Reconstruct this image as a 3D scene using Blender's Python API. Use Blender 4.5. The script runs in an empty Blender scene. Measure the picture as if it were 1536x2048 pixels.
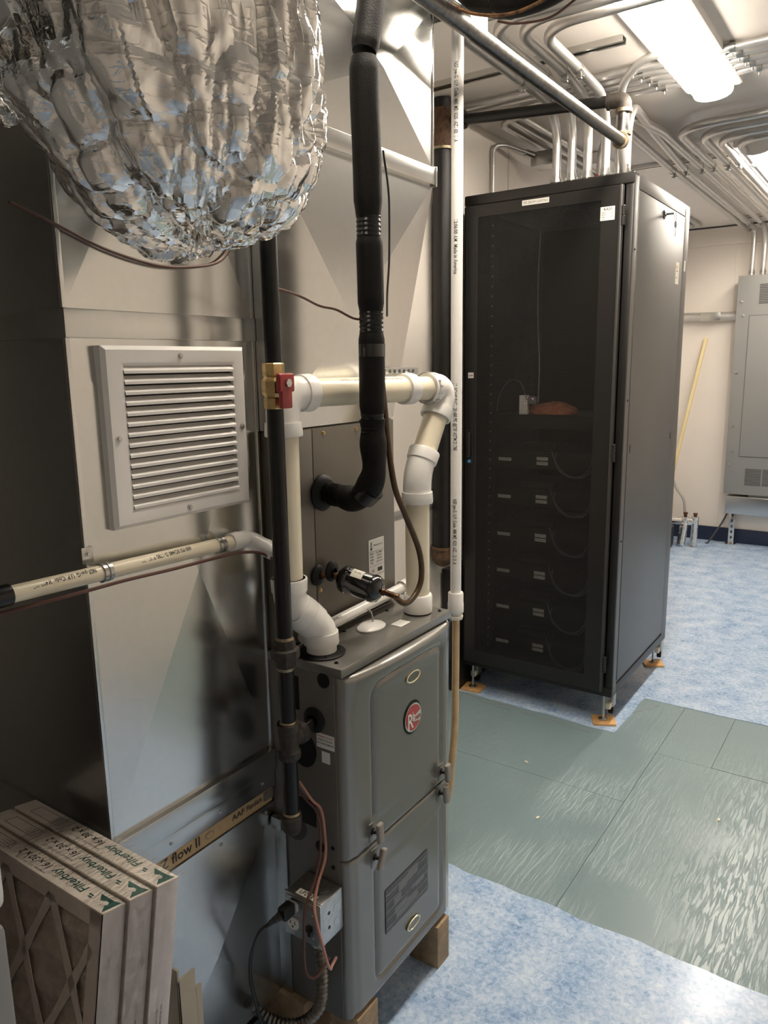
import bpy, bmesh, math, random
from mathutils import Vector, Matrix, noise
random.seed(7)
S = bpy.context.scene
C = bpy.context.collection
V = Vector

# ------------------------------------------------------------------ camera
cam = bpy.data.cameras.new('camera'); camo = bpy.data.objects.new('camera', cam); C.objects.link(camo)
yaw, pit, rol = [math.radians(a) for a in (34.597, 10.987, -0.858)]
fw = V((-math.sin(yaw)*math.cos(pit), math.cos(yaw)*math.cos(pit), -math.sin(pit)))
r0 = V((math.cos(yaw), math.sin(yaw), 0)); u0 = r0.cross(fw)
rr = r0*math.cos(rol) + u0*math.sin(rol); uu = u0*math.cos(rol) - r0*math.sin(rol)
camo.matrix_world = Matrix(((rr.x, uu.x, -fw.x, .97), (rr.y, uu.y, -fw.y, -.066), (rr.z, uu.z, -fw.z, 1.612), (0, 0, 0, 1)))
cam.sensor_fit = 'HORIZONTAL'; cam.sensor_width = 36; cam.lens = 1519.1/1536*36; cam.clip_start = .02
S.camera = camo
# ------------------------------------------------------------------ world, exposure
w = bpy.data.worlds.new('world'); S.world = w; w.use_nodes = True
w.node_tree.nodes['Background'].inputs[0].default_value = (.9, .92, 1, 1)
w.node_tree.nodes['Background'].inputs[1].default_value = .02
S.view_settings.view_transform = 'Standard'; S.view_settings.look = 'None'
S.view_settings.gamma = 1; S.view_settings.use_curve_mapping = False
S.view_settings.exposure = 0.42
LIGHT_STRENGTH = 42
LIGHT_COLOR = (1, .90, .77)

# ------------------------------------------------------------------ materials
MT = {}
def mat(name, col, rough=.5, metal=0, noise_amt=0, nscale=40, bump=0, bscale=120, coat=0, stretch=(1, 1, 1), col2=None, rough_var=0, spec=.5, trans=0, alpha=1, detail=4):
    m = bpy.data.materials.new(name); m.use_nodes = True
    nt = m.node_tree; b = nt.nodes['Principled BSDF']; L = nt.links
    b.inputs['Base Color'].default_value = (*col, 1); b.inputs['Roughness'].default_value = rough
    b.inputs['Metallic'].default_value = metal; b.inputs['Coat Weight'].default_value = coat
    b.inputs['Specular IOR Level'].default_value = spec
    b.inputs['Transmission Weight'].default_value = trans; b.inputs['Alpha'].default_value = alpha
    if noise_amt or bump or rough_var:
        tc = nt.nodes.new('ShaderNodeTexCoord'); mp = nt.nodes.new('ShaderNodeMapping'); mp.inputs['Scale'].default_value = stretch
        L.new(tc.outputs['Object'], mp.inputs[0])
    if noise_amt or rough_var:
        n = nt.nodes.new('ShaderNodeTexNoise'); n.inputs['Scale'].default_value = nscale; n.inputs['Detail'].default_value = detail
        n.inputs['Roughness'].default_value = .65
        L.new(mp.outputs[0], n.inputs['Vector'])
        if noise_amt:
            cr = nt.nodes.new('ShaderNodeValToRGB')
            c2 = col2 or tuple(c*(1-noise_amt) for c in col)
            cr.color_ramp.elements[0].position = .35; cr.color_ramp.elements[1].position = .65
            cr.color_ramp.elements[0].color = (*c2, 1); cr.color_ramp.elements[1].color = (*col, 1)
            L.new(n.outputs['Fac'], cr.inputs[0]); L.new(cr.outputs[0], b.inputs['Base Color'])
        if rough_var:
            mr = nt.nodes.new('ShaderNodeMapRange'); mr.inputs[1].default_value = .3; mr.inputs[2].default_value = .7
            mr.inputs[3].default_value = rough-rough_var; mr.inputs[4].default_value = rough+rough_var
            L.new(n.outputs['Fac'], mr.inputs[0]); L.new(mr.outputs[0], b.inputs['Roughness'])
    if bump:
        n2 = nt.nodes.new('ShaderNodeTexNoise'); n2.inputs['Scale'].default_value = bscale; n2.inputs['Detail'].default_value = 5
        L.new(mp.outputs[0], n2.inputs['Vector'])
        bp = nt.nodes.new('ShaderNodeBump'); bp.inputs['Strength'].default_value = bump; bp.inputs['Distance'].default_value = .004
        L.new(n2.outputs['Fac'], bp.inputs['Height']); L.new(bp.outputs[0], b.inputs['Normal'])
    MT[name] = m
    return m
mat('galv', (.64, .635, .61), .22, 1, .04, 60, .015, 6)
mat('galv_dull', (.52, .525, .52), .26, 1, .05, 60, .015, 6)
mat('zinc', (.55, .55, .53), .3, 1, .2, 90)
mat('emt', (.60, .59, .575), .40, .85, .08, 40)
mat('pipe_steel', (.22, .21, .195), .38, 1, .45, 60, rough_var=.08)
def foil_mat():
    m = mat('foil', (.90, .885, .86), .12, 1); nt = m.node_tree; L = nt.links; b = nt.nodes['Principled BSDF']
    tc = nt.nodes.new('ShaderNodeTexCoord')
    n = nt.nodes.new('ShaderNodeTexNoise'); n.inputs['Scale'].default_value = 38; n.inputs['Detail'].default_value = 5; n.inputs['Distortion'].default_value = 1.2
    wv = nt.nodes.new('ShaderNodeTexWave'); wv.bands_direction = 'Z'; wv.inputs['Scale'].default_value = 26; wv.inputs['Distortion'].default_value = 2.5; wv.inputs['Detail'].default_value = 2; wv.inputs['Detail Scale'].default_value = 2
    L.new(tc.outputs['Object'], n.inputs['Vector']); L.new(tc.outputs['Object'], wv.inputs['Vector'])
    pw = nt.nodes.new('ShaderNodeMath'); pw.operation = 'POWER'; pw.inputs[1].default_value = 10; L.new(wv.outputs['Fac'], pw.inputs[0])
    mx = nt.nodes.new('ShaderNodeMath'); mx.operation = 'MULTIPLY_ADD'; mx.inputs[1].default_value = .16; L.new(pw.outputs[0], mx.inputs[0]); L.new(n.outputs['Fac'], mx.inputs[2])
    bp = nt.nodes.new('ShaderNodeBump'); bp.inputs['Strength'].default_value = .38; bp.inputs['Distance'].default_value = .004
    L.new(mx.outputs[0], bp.inputs['Height']); L.new(bp.outputs[0], b.inputs['Normal'])
foil_mat()
mat('foil_dull', (.75, .74, .72), .25, 1, 0, 40, .8, 60)
mat('black_iron', (.006, .0055, .0055), .28, 0, .4, 50, .12, 300, spec=.35)
mat('cast_iron', (.009, .008, .0075), .42, .1, .5, 30, .15, 200)
mat('cast_fitting', (.055, .045, .038), .55, .4, .5, 60, .3, 200)
mat('rust', (.16, .085, .045), .7, .1, .6, 50, .3, 150, col2=(.05, .03, .02))
mat('brass', (.62, .44, .2), .3, 1, .3, 40)
mat('old_brass', (.4, .33, .22), .4, .9, .4, 60, .2, 200)
mat('copper', (.22, .11, .05), .38, .8, .6, 60, col2=(.05, .028, .016))
mat('liquid_line', (.10, .058, .026), .32, .3, .5, 20)
mat('red_plastic', (.28, .02, .02), .35)
mat('pvc_cream', (.82, .74, .57), .3, 0, .05, 8)
mat('pvc_white', (.86, .84, .80), .28, 0, .04, 10)
mat('white_paint', (.80, .77, .73), .38)
mat('foam_black', (.0055, .0045, .004), .6, 0, .3, 90, .2, 300, spec=.22)
mat('tape_black', (.004, .004, .004), .24, spec=.45)
mat('rubber', (.005, .005, .005), .5, spec=.25)
mat('gloss_black', (.006, .006, .006), .14, coat=.6)
mat('black_plastic', (.012, .012, .012), .4)
mat('wire_brown', (.11, .045, .032), .45)
mat('wire_pink', (.42, .2, .15), .45)
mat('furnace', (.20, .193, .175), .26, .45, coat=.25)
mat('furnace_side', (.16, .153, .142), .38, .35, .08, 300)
mat('furnace_dark', (.007, .0065, .0065), .5, spec=.25)
mat('knockout', (.045, .043, .041), .45, .2)
mat('handle', (.26, .235, .20), .4)
mat('coil', (.155, .138, .112), .42, .25, .06, 300)
mat('label_white', (.78, .76, .72), .45)
mat('label_cream', (.85, .82, .70), .45)
mat('label_dark', (.05, .05, .053), .4, 0, .7, 60, col2=(.07, .07, .072))
mat('label_grey', (.16, .16, .16), .4)
mat('ink', (.02, .018, .016), .6)
mat('ink_grey', (.22, .2, .18), .6)
mat('ink_red', (.5, .06, .05), .6)
mat('ink_green', (.012, .10, .075), .55)
mat('badge_red', (.5, .03, .03), .25, coat=.5)
mat('chrome', (.8, .78, .72), .15, 1)
mat('gold_chrome', (.85, .75, .5), .2, 1)
mat('sight_glass', (.10, .10, .08), .1, coat=.8)
mat('rack', (.016, .0145, .0135), .36, .15, .1, 400, spec=.55)
mat('rack_side', (.022, .020, .018), .42, 0, spec=.9, coat=.4); MT['rack_side'].node_tree.nodes['Principled BSDF'].inputs['Coat Roughness'].default_value = .42
mat('rack_in', (.005, .0045, .0045), .5, spec=.3)
mat('device', (.007, .0065, .0065), .45, spec=.3)
mat('device_label', (.55, .53, .5), .5, 0, .5, 300)
mat('blue_button', (.05, .25, .5), .4)
mat('brown_cloth', (.30, .105, .04), .85, 0, .5, 30)
mat('wood', (.62, .40, .20), .6, 0, .4, 14, .2, 40, stretch=(1, 1, 1), col2=(.42, .25, .11))
mat('wood_shim', (.72, .42, .17), .6, 0, .3, 20, col2=(.55, .29, .1))
mat('wood_old', (.42, .30, .18), .7, 0, .45, 16, .2, 40)
mat('cardboard', (.55, .40, .22), .75, 0, .15, 60)
mat('filter_board', (.84, .76, .67), .6, 0, .10, 40, stretch=(4, 1, 1))
mat('filter_end', (.78, .74, .74), .55, 0, .08, 40)
mat('filter_media', (.50, .41, .33), .9, 0, .25, 50, .5, 300)
mat('lattice', (.58, .49, .41), .7, 0, .1, 60)
mat('beige_metal', (.42, .37, .28), .45, .1)
mat('cabinet_white', (.55, .55, .54), .4)
mat('cabinet_grey', (.25, .25, .255), .45)
mat('wall', (.76, .70, .635), .55, 0, .04, 3)
mat('ceil', (.72, .67, .62), .6, 0, .05, 4)
mat('trim_grey', (.32, .31, .29), .5)
mat('navy', (.012, .022, .055), .45)
mat('panel_grey', (.24, .24, .235), .42, .1)
mat('panel_dark', (.05, .05, .05), .6)
mat('light_housing', (.82, .80, .77), .35)
mat('hose_tan', (.62, .43, .22), .3, 0, .2, 25, coat=.3)
mat('stick', (.78, .64, .34), .6, 0, .2, 20, stretch=(1, 1, .2))
mat('blue_cable', (.03, .08, .25), .4)
mat('wrap_end', (.7, .68, .65), .4)
mat('chip', (.8, .72, .55), .7)

def vinyl():
    m = mat('vinyl', (.5, .6, .75), .22); nt = m.node_tree; L = nt.links; b = nt.nodes['Principled BSDF']
    tc = nt.nodes.new('ShaderNodeTexCoord')
    n1 = nt.nodes.new('ShaderNodeTexNoise'); n1.inputs['Scale'].default_value = 60; n1.inputs['Detail'].default_value = 6; n1.inputs['Roughness'].default_value = .75; n1.inputs['Distortion'].default_value = .6
    n2 = nt.nodes.new('ShaderNodeTexNoise'); n2.inputs['Scale'].default_value = 9; n2.inputs['Detail'].default_value = 5
    mx = nt.nodes.new('ShaderNodeMath'); mx.operation = 'MULTIPLY_ADD'; mx.inputs[1].default_value = .35
    L.new(tc.outputs['Object'], n1.inputs['Vector']); L.new(tc.outputs['Object'], n2.inputs['Vector'])
    s = nt.nodes.new('ShaderNodeMath'); s.operation = 'MULTIPLY'; s.inputs[1].default_value = .65
    L.new(n1.outputs['Fac'], s.inputs[0]); L.new(n2.outputs['Fac'], mx.inputs[0]); L.new(s.outputs[0], mx.inputs[2])
    cr = nt.nodes.new('ShaderNodeValToRGB'); e = cr.color_ramp.elements
    e[0].position = .36; e[0].color = (.17, .29, .50, 1); e[1].position = .62; e[1].color = (.60, .70, .82, 1)
    k = e.new(.47); k.color = (.36, .49, .69, 1)
    L.new(mx.outputs[0], cr.inputs[0]); L.new(cr.outputs[0], b.inputs['Base Color'])
    bp = nt.nodes.new('ShaderNodeBump'); bp.inputs['Strength'].default_value = .06; bp.inputs['Distance'].default_value = .003
    L.new(n2.outputs['Fac'], bp.inputs['Height']); L.new(bp.outputs[0], b.inputs['Normal'])
vinyl()

def plywood():
    m = mat('plywood', (.19, .245, .24), .28); nt = m.node_tree; L = nt.links; b = nt.nodes['Principled BSDF']
    tc = nt.nodes.new('ShaderNodeTexCoord'); mp = nt.nodes.new('ShaderNodeMapping'); mp.inputs['Scale'].default_value = (1, .11, 1)
    L.new(tc.outputs['Object'], mp.inputs[0])
    g = nt.nodes.new('ShaderNodeTexNoise'); g.inputs['Scale'].default_value = 75; g.inputs['Detail'].default_value = 5; g.inputs['Roughness'].default_value = .6; g.inputs['Distortion'].default_value = .4
    L.new(mp.outputs[0], g.inputs['Vector'])
    mask = nt.nodes.new('ShaderNodeTexNoise'); mask.inputs['Scale'].default_value = 1.9; mask.inputs['Detail'].default_value = 2
    L.new(tc.outputs['Object'], mask.inputs['Vector'])
    mr = nt.nodes.new('ShaderNodeMapRange'); mr.inputs[1].default_value = .38; mr.inputs[2].default_value = .58
    L.new(mask.outputs['Fac'], mr.inputs[0])
    sharp = nt.nodes.new('ShaderNodeMapRange'); sharp.inputs[1].default_value = .44; sharp.inputs[2].default_value = .56
    L.new(g.outputs['Fac'], sharp.inputs[0])
    mu = nt.nodes.new('ShaderNodeMath'); mu.operation = 'MULTIPLY'; L.new(sharp.outputs[0], mu.inputs[0]); L.new(mr.outputs[0], mu.inputs[1])
    bp = nt.nodes.new('ShaderNodeBump'); bp.inputs['Strength'].default_value = .33; bp.inputs['Distance'].default_value = .003
    L.new(mu.outputs[0], bp.inputs['Height']); L.new(bp.outputs[0], b.inputs['Normal'])
    cr = nt.nodes.new('ShaderNodeValToRGB'); e = cr.color_ramp.elements
    e[0].position = .3; e[0].color = (.185, .258, .278, 1); e[1].position = .7; e[1].color = (.225, .305, .322, 1)
    L.new(mask.outputs['Fac'], cr.inputs[0]); L.new(cr.outputs[0], b.inputs['Base Color'])
plywood()

def lens():
    m = bpy.data.materials.new('lamp_lens'); m.use_nodes = True; nt = m.node_tree
    b = nt.nodes['Principled BSDF']; b.inputs['Base Color'].default_value = (.9, .9, .88, 1)
    b.inputs['Emission Color'].default_value = (*LIGHT_COLOR, 1); b.inputs['Emission Strength'].default_value = LIGHT_STRENGTH
    MT['lens'] = m
    for nm, c, s in (('led_yellow', (1, .7, .12), 3.0), ('led_pink', (1, .3, .5), .5)):
        m = bpy.data.materials.new(nm); m.use_nodes = True; b = m.node_tree.nodes['Principled BSDF']
        b.inputs['Emission Color'].default_value = (*c, 1); b.inputs['Emission Strength'].default_value = s; MT[nm] = m
lens()

def perforated():
    m = mat('perforated', (.017, .0155, .0145), .4); nt = m.node_tree; L = nt.links; b = nt.nodes['Principled BSDF']
    tc = nt.nodes.new('ShaderNodeTexCoord'); sp = nt.nodes.new('ShaderNodeSeparateXYZ'); L.new(tc.outputs['Object'], sp.inputs[0])
    def node(op, a, bv=None):
        n = nt.nodes.new('ShaderNodeMath'); n.operation = op
        for i, x in enumerate((a, bv)):
            if x is None: continue
            if isinstance(x, (int, float)): n.inputs[i].default_value = x
            else: L.new(x, n.inputs[i])
        return n.outputs[0]
    P = .0062
    def cells(off):
        fx = node('SUBTRACT', node('FRACT', node('ADD', node('MULTIPLY', sp.outputs[0], 1/P), off)), .5)
        fz = node('SUBTRACT', node('FRACT', node('ADD', node('MULTIPLY', sp.outputs[2], 1/(P*1.732)), off)), .5)
        fz = node('MULTIPLY', fz, 1.732)
        return node('LESS_THAN', node('ADD', node('MULTIPLY', fx, fx), node('MULTIPLY', fz, fz)), .135)
    h = node('MAXIMUM', cells(0.0), cells(.5))
    tr = nt.nodes.new('ShaderNodeBsdfTransparent'); mx = nt.nodes.new('ShaderNodeMixShader')
    L.new(h, mx.inputs[0]); L.new(b.outputs[0], mx.inputs[1]); L.new(tr.outputs[0], mx.inputs[2])
    L.new(mx.outputs[0], nt.nodes['Material Output'].inputs[0])
perforated()

def film():
    m = bpy.data.materials.new('film'); m.use_nodes = True; nt = m.node_tree; L = nt.links; nt.nodes.remove(nt.nodes['Principled BSDF'])
    tr = nt.nodes.new('ShaderNodeBsdfTransparent'); gl = nt.nodes.new('ShaderNodeBsdfGlossy'); gl.inputs['Roughness'].default_value = .12
    fr = nt.nodes.new('ShaderNodeFresnel'); fr.inputs[0].default_value = 1.35
    tc = nt.nodes.new('ShaderNodeTexCoord'); n = nt.nodes.new('ShaderNodeTexNoise'); n.inputs['Scale'].default_value = 30; n.inputs['Detail'].default_value = 4; n.inputs['Distortion'].default_value = 2.0
    mp = nt.nodes.new('ShaderNodeMapping'); mp.inputs['Scale'].default_value = (2.2, .6, .5)
    L.new(tc.outputs['Object'], mp.inputs[0]); L.new(mp.outputs[0], n.inputs['Vector'])
    bp = nt.nodes.new('ShaderNodeBump'); bp.inputs['Strength'].default_value = 1; bp.inputs['Distance'].default_value = .01
    L.new(n.outputs['Fac'], bp.inputs['Height']); L.new(bp.outputs[0], gl.inputs['Normal']); L.new(bp.outputs[0], fr.inputs['Normal'])
    mx = nt.nodes.new('ShaderNodeMixShader'); L.new(fr.outputs[0], mx.inputs[0]); L.new(tr.outputs[0], mx.inputs[1]); L.new(gl.outputs[0], mx.inputs[2])
    L.new(mx.outputs[0], nt.nodes['Material Output'].inputs[0]); MT['film'] = m
film()

# ------------------------------------------------------------------ helpers
def origin(o):
    p = V((0, 0, 0))
    while o is not None:
        p += o.location; o = o.parent
    return p
def frame(d):
    d = V(d).normalized(); a = V((0, 0, 1)) if abs(d.z) < .9 else V((1, 0, 0))
    x = a.cross(d).normalized(); return x, d.cross(x), d
class MB:
    def __init__(s): s.v = []; s.f = []
    def add(s, vs, fs):
        o = len(s.v); s.v += [tuple(v) for v in vs]; s.f += [tuple(i+o for i in f) for f in fs]; return s
    def box(s, a, b):
        x0, y0, z0 = [min(p, q) for p, q in zip(a, b)]; x1, y1, z1 = [max(p, q) for p, q in zip(a, b)]
        vs = [(x, y, z) for z in (z0, z1) for y in (y0, y1) for x in (x0, x1)]
        return s.add(vs, [(0, 2, 3, 1), (4, 5, 7, 6), (0, 1, 5, 4), (2, 6, 7, 3), (0, 4, 6, 2), (1, 3, 7, 5)])
    def rbox(s, a, b, r=.003, seg=2, M=None):
        bm = bmesh.new(); bmesh.ops.create_cube(bm, size=1)
        c = [(p+q)/2 for p, q in zip(a, b)]; d = [abs(q-p) for p, q in zip(a, b)]
        for v in bm.verts: v.co = V([v.co[i]*d[i] for i in range(3)])
        bmesh.ops.bevel(bm, geom=bm.edges[:], offset=min(r, min(d)*.49), segments=seg, affect='EDGES', profile=.6)
        bm.verts.index_update()
        vs = [((M @ v.co) if M else v.co)+V(c) for v in bm.verts]; fs = [[v.index for v in f.verts] for f in bm.faces]; bm.free()
        return s.add(vs, fs)
    def lathe(s, prof, o, d, n=24):
        x, y, z = frame(d); o = V(o); rings = []; base = len(s.v); vs = []; fs = []
        for t, r in prof:
            if r < 1e-6: rings.append([len(vs)]); vs.append(o+z*t)
            else:
                rings.append(list(range(len(vs), len(vs)+n)))
                vs += [o+z*t+(x*math.cos(2*math.pi*k/n)+y*math.sin(2*math.pi*k/n))*r for k in range(n)]
        for a, b in zip(rings, rings[1:]):
            if len(a) == 1 and len(b) == 1: continue
            for k in range(n):
                k2 = (k+1) % n
                if len(a) == 1: fs.append((a[0], b[k2], b[k]))
                elif len(b) == 1: fs.append((a[k], a[k2], b[0]))
                else: fs.append((a[k], a[k2], b[k2], b[k]))
        return s.add(vs, fs)
    def cyl(s, p0, p1, r, n=20, r1=None):
        p0 = V(p0); p1 = V(p1); h = (p1-p0).length; r1 = r if r1 is None else r1
        return s.lathe([(0, 0), (0, r), (h, r1), (h, 0)], p0, p1-p0, n)
    def pipe(s, p0, p1, r, ri, n=24):
        p0 = V(p0); p1 = V(p1); h = (p1-p0).length
        return s.lathe([(0, ri), (0, r), (h, r), (h, ri), (0, ri)], p0, p1-p0, n)
    def tube(s, pts, r, n=10, ri=None):
        pts = [V(p) for p in pts]; m = len(pts); R = r if isinstance(r, (list, tuple)) else [r]*m
        T = [(pts[min(i+1, m-1)]-pts[max(i-1, 0)]).normalized() for i in range(m)]
        x, y, _ = frame(T[0]); vs = []; fs = []
        for i in range(m):
            if i:
                x = (x-T[i]*x.dot(T[i])).normalized()
            y = T[i].cross(x)
            vs += [pts[i]+(x*math.cos(2*math.pi*k/n)+y*math.sin(2*math.pi*k/n))*R[i] for k in range(n)]
        for i in range(m-1):
            for k in range(n):
                k2 = (k+1) % n; fs.append((i*n+k, i*n+k2, (i+1)*n+k2, (i+1)*n+k))
        fs.append(tuple(range(n-1, -1, -1))); fs.append(tuple(range((m-1)*n, m*n)))
        return s.add(vs, fs)
    def prism(s, poly, ext):
        n = len(poly); e = V(ext); p = [V(q) for q in poly]
        fs = [tuple(range(n-1, -1, -1)), tuple(range(n, 2*n))] + [(k, (k+1) % n, n+(k+1) % n, n+k) for k in range(n)]
        return s.add(p+[q+e for q in p], fs)
    def build(s, name, m, parent=None, ang=35, loc=None, kind=None):
        if parent is not None: o = origin(parent)
        elif loc is not None: o = V(loc)
        else:
            xs, ys, zs = zip(*s.v); o = V(((min(xs)+max(xs))/2, (min(ys)+max(ys))/2, min(zs)))
        me = bpy.data.meshes.new(name); me.from_pydata([V(v)-o for v in s.v], [], s.f)
        bm = bmesh.new(); bm.from_mesh(me); bmesh.ops.recalc_face_normals(bm, faces=bm.faces[:]); bm.to_mesh(me); bm.free()
        if ang:
            me.polygons.foreach_set('use_smooth', [True]*len(me.polygons)); me.set_sharp_from_angle(angle=math.radians(ang))
        me.materials.append(MT[m])
        ob = bpy.data.objects.new(name, me); C.objects.link(ob)
        if parent is not None: ob.parent = parent
        else: ob.location = o
        if kind: ob['kind'] = kind
        return ob
def thing(name, label, cat, loc, group=None):
    o = bpy.data.objects.new(name, None); C.objects.link(o); o.location = loc; o.empty_display_size = .05
    return tag(o, label, cat, group)
def tag(o, label, cat, group=None):
    o['label'] = label; o['category'] = cat
    if group: o['group'] = group
    return o
def struct(name, mb, m, ang=35): return mb.build(name, m, None, ang, loc=(0, 0, 0), kind='structure')
def copy_tree(o, parent=None):
    c = o.copy(); C.objects.link(c); c.parent = parent
    for ch in o.children: copy_tree(ch, c)
    return c
def fillet(pts, r, n=7):
    pts = [V(p) for p in pts]; out = [pts[0]]
    for i in range(1, len(pts)-1):
        a, b, c = pts[i-1], pts[i], pts[i+1]; u = (a-b); v = (c-b); lu, lv = u.length, v.length; u.normalize(); v.normalize()
        R = r[i-1] if isinstance(r, (list, tuple)) else r
        th = math.pi-u.angle(v)
        if th < .02: out.append(b); continue
        t = min(R*math.tan(th/2), lu*.49, lv*.49); R = t/math.tan(th/2)
        bis = (u+v).normalized(); cen = b+bis*(R/math.cos(th/2)); p0 = b+u*t; p1 = b+v*t
        e0 = (p0-cen).normalized(); e1 = (p1-cen).normalized(); an = e0.angle(e1)
        for k in range(n+1):
            f = k/n; q = (e0*math.sin((1-f)*an)+e1*math.sin(f*an))/math.sin(an); out.append(cen+q*R)
    out.append(pts[-1]); return out
def spline(pts, n=8):
    P = [V(p) for p in pts]; P = [P[0]*2-P[1]]+P+[P[-1]*2-P[-2]]; out = []
    for i in range(1, len(P)-2):
        p0, p1, p2, p3 = P[i-1:i+3]
        for k in range(n):
            t = k/n; out.append(.5*((2*p1)+(p2-p0)*t+(2*p0-5*p1+4*p2-p3)*t*t+(3*p1-p0-3*p2+p3)*t**3))
    out.append(P[-2]); return out
TEXT = {}
def text_data(s, size):
    if (s, size) not in TEXT:
        cu = bpy.data.curves.new('lettering', 'FONT'); cu.body = s; cu.size = size; cu.align_x = 'CENTER'; cu.align_y = 'CENTER'; cu.resolution_u = 2; cu.offset = size*.012
        ob = bpy.data.objects.new('lettering', cu); C.objects.link(ob)
        me = bpy.data.meshes.new_from_object(ob.evaluated_get(bpy.context.evaluated_depsgraph_get()))
        TEXT[(s, size)] = ([v.co.copy() for v in me.vertices], [tuple(p.vertices) for p in me.polygons])
        bpy.data.objects.remove(ob); bpy.data.meshes.remove(me); bpy.data.curves.remove(cu)
    return TEXT[(s, size)]
def text(s, size, o, right, up, m='ink', parent=None, name='lettering', sx=1, mb=None):
    vs, fs = text_data(s, size); o = V(o); right = V(right).normalized(); up = V(up).normalized()
    t = mb or MB(); t.add([o+right*v.x*sx+up*v.y for v in vs], fs)
    if mb is None: return t.build(name, m, parent, 0)
def text_cyl(s, size, c, axis, nrm, rad, m='ink', parent=None, name='lettering', sx=1):
    vs, fs = text_data(s, size); c = V(c); a = V(axis).normalized(); n = V(nrm); n = (n-a*n.dot(a)).normalized(); t = n.cross(a); R = rad+.0005
    return MB().add([c+a*v.x*sx+(n*math.cos(v.y/R)+t*math.sin(v.y/R))*R for v in vs], fs).build(name, m, parent, 0)
def ell(c, ax, ay, n=28): return [V(c)+V(ax)*math.cos(2*math.pi*k/n)+V(ay)*math.sin(2*math.pi*k/n) for k in range(n)]
def pyramid(mb, q, h, nrm, ctr=None):
    """cross-broken sheet metal: quad with its diagonals creased"""
    q = [V(p) for p in q]; c = (V(ctr) if ctr else sum(q, V())/4)+V(nrm)*h
    mb.add(q+[c], [(0, 1, 4), (1, 2, 4), (2, 3, 4), (3, 0, 4)]); return mb
def screw(p, d, r, parent, m='zinc', name='screw'):
    p = V(p); d = V(d).normalized(); mb = MB().lathe([(0, 0), (0, r*1.25), (r*.25, r*1.25), (r*.3, r*.8), (r*.9, r*.75), (r, 0)], p, d, 12)
    return mb.build(name, m, parent)

# ------------------------------------------------------------------ room
H = 2.721; WX = -.858; YB = 7.167; XR = 2.1; YF = -1.5
def jag(a, b, n, amp, sd):
    rnd = random.Random(sd); return [(a[0]+(b[0]-a[0])*i/n + (rnd.uniform(-amp, amp) if 0 < i < n and abs(b[1]-a[1]) > abs(b[0]-a[0]) else 0),
                                     a[1]+(b[1]-a[1])*i/n + (rnd.uniform(-amp, amp) if 0 < i < n and abs(b[1]-a[1]) <= abs(b[0]-a[0]) else 0)) for i in range(n+1)]
fl = MB()
front_edge = jag((-.9, 1.885), (2.7, 1.855), 60, .006, 1)
fl.prism([(x, y, -.006) for x, y in [(-.9, YF), (2.9, YF), (2.9, 1.6), (2.7, 1.6)]+front_edge[::-1]], (0, 0, .006))
back_edge = jag((-.9, 3.09), (.028, 3.062), 24, .006, 2)+jag((.034, 3.085), (.045, 3.488), 8, .005, 3)+jag((.055, 3.49), (2.7, 3.495), 40, .005, 4)
fl.prism([(x, y, -.006) for x, y in back_edge+[(2.9, 3.6), (2.9, YB+.1), (-.9, YB+.1)]], (0, 0, .006))
fl.prism([(x, y, -.006) for x, y in [(2.7, 1.6), (2.9, 1.6), (2.9, 3.6), (2.7, 3.495)]], (0, 0, .006))
floor = struct('floor', fl, 'vinyl')
sub = MB()
patch = struct('floor_patch', MB().box((-.9, 1.8, -.03), (2.75, 3.6, -.012)), 'plywood')
patch['label'] = 'grey green painted plywood patch where the blue vinyl is cut away'
for (x0, y0, x1, y1, dz) in ((-.9, 1.8, .232, 2.55, 0), (-.9, 2.551, .232, 3.58, .0004), (.233, 1.8, .9, 2.98, -.0003), (.233, 2.981, .45, 3.58, 0), (.451, 2.981, .9, 3.10, .0012), (.451, 3.101, .9, 3.58, -.0003), (.901, 1.8, 2.75, 3.58, 0)):
    MB().rbox((x0, y0, -.0125), (x1, y1, -.0028+dz), .0006, 1).build('plywood_sheet', 'plywood', patch)
for sd, (a, b) in enumerate((((-.74, 3.07), (-.42, 3.055)), ((-.62, 3.04), (-.45, 3.02)), ((-.4, 3.03), (-.06, 3.01)), ((.04, 3.3), (.12, 3.44)))):
    pts = jag(a, b, 9, .008, 30+sd)
    MB().tube([(x, y, -.0026) for x, y in pts], .0016, 5).build('paint_crack', 'ink_grey', patch)
struct('ceiling', MB().box((WX-.1, YF-.1, H), (XR+.1, YB+.1, H+.1)), 'ceil')
wl = struct('wall_left', MB().box((WX-.1, YF, 0), (WX, YB, H)), 'wall')
for y in (0, 1.2, 2.43, 3.77, 4.9, 6.1): MB().rbox((WX, y-.012, .1), (WX+.004, y+.012, H-.002), .002).build('panel_strip', 'wall', wl)
MB().rbox((WX, 1.6, .948), (WX+.012, 3.02, .976), .003).build('rail', 'trim_grey', wl)
wb = struct('wall_back', MB().box((WX-.1, YB, 0), (XR, YB+.1, H)), 'wall')
for x in (-.36, .9): MB().rbox((x-.006, YB-.003, .13), (x+.006, YB, H-.17), .001).build('panel_strip', 'wall', wb)
struct('wall_right', MB().box((XR, YF, 0), (XR+.1, YB, H)), 'wall')
struct('wall_front', MB().box((WX, YF-.1, 0), (XR, YF, H)), 'wall')
struct('baseboard_back', MB().rbox((WX+.012, YB-.014, 0), (XR, YB, .128), .004), 'navy')
struct('baseboard_left', MB().rbox((WX, YF, 0), (WX+.012, YB, .128), .004), 'navy')
struct('trim_1', MB().rbox((WX, YB-.03, H-.155), (XR, YB, H-.012), .004), 'wall')
struct('trim_2', MB().rbox((WX, YB-.036, H-.012), (XR, YB, H), .001), 'panel_dark')

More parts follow.
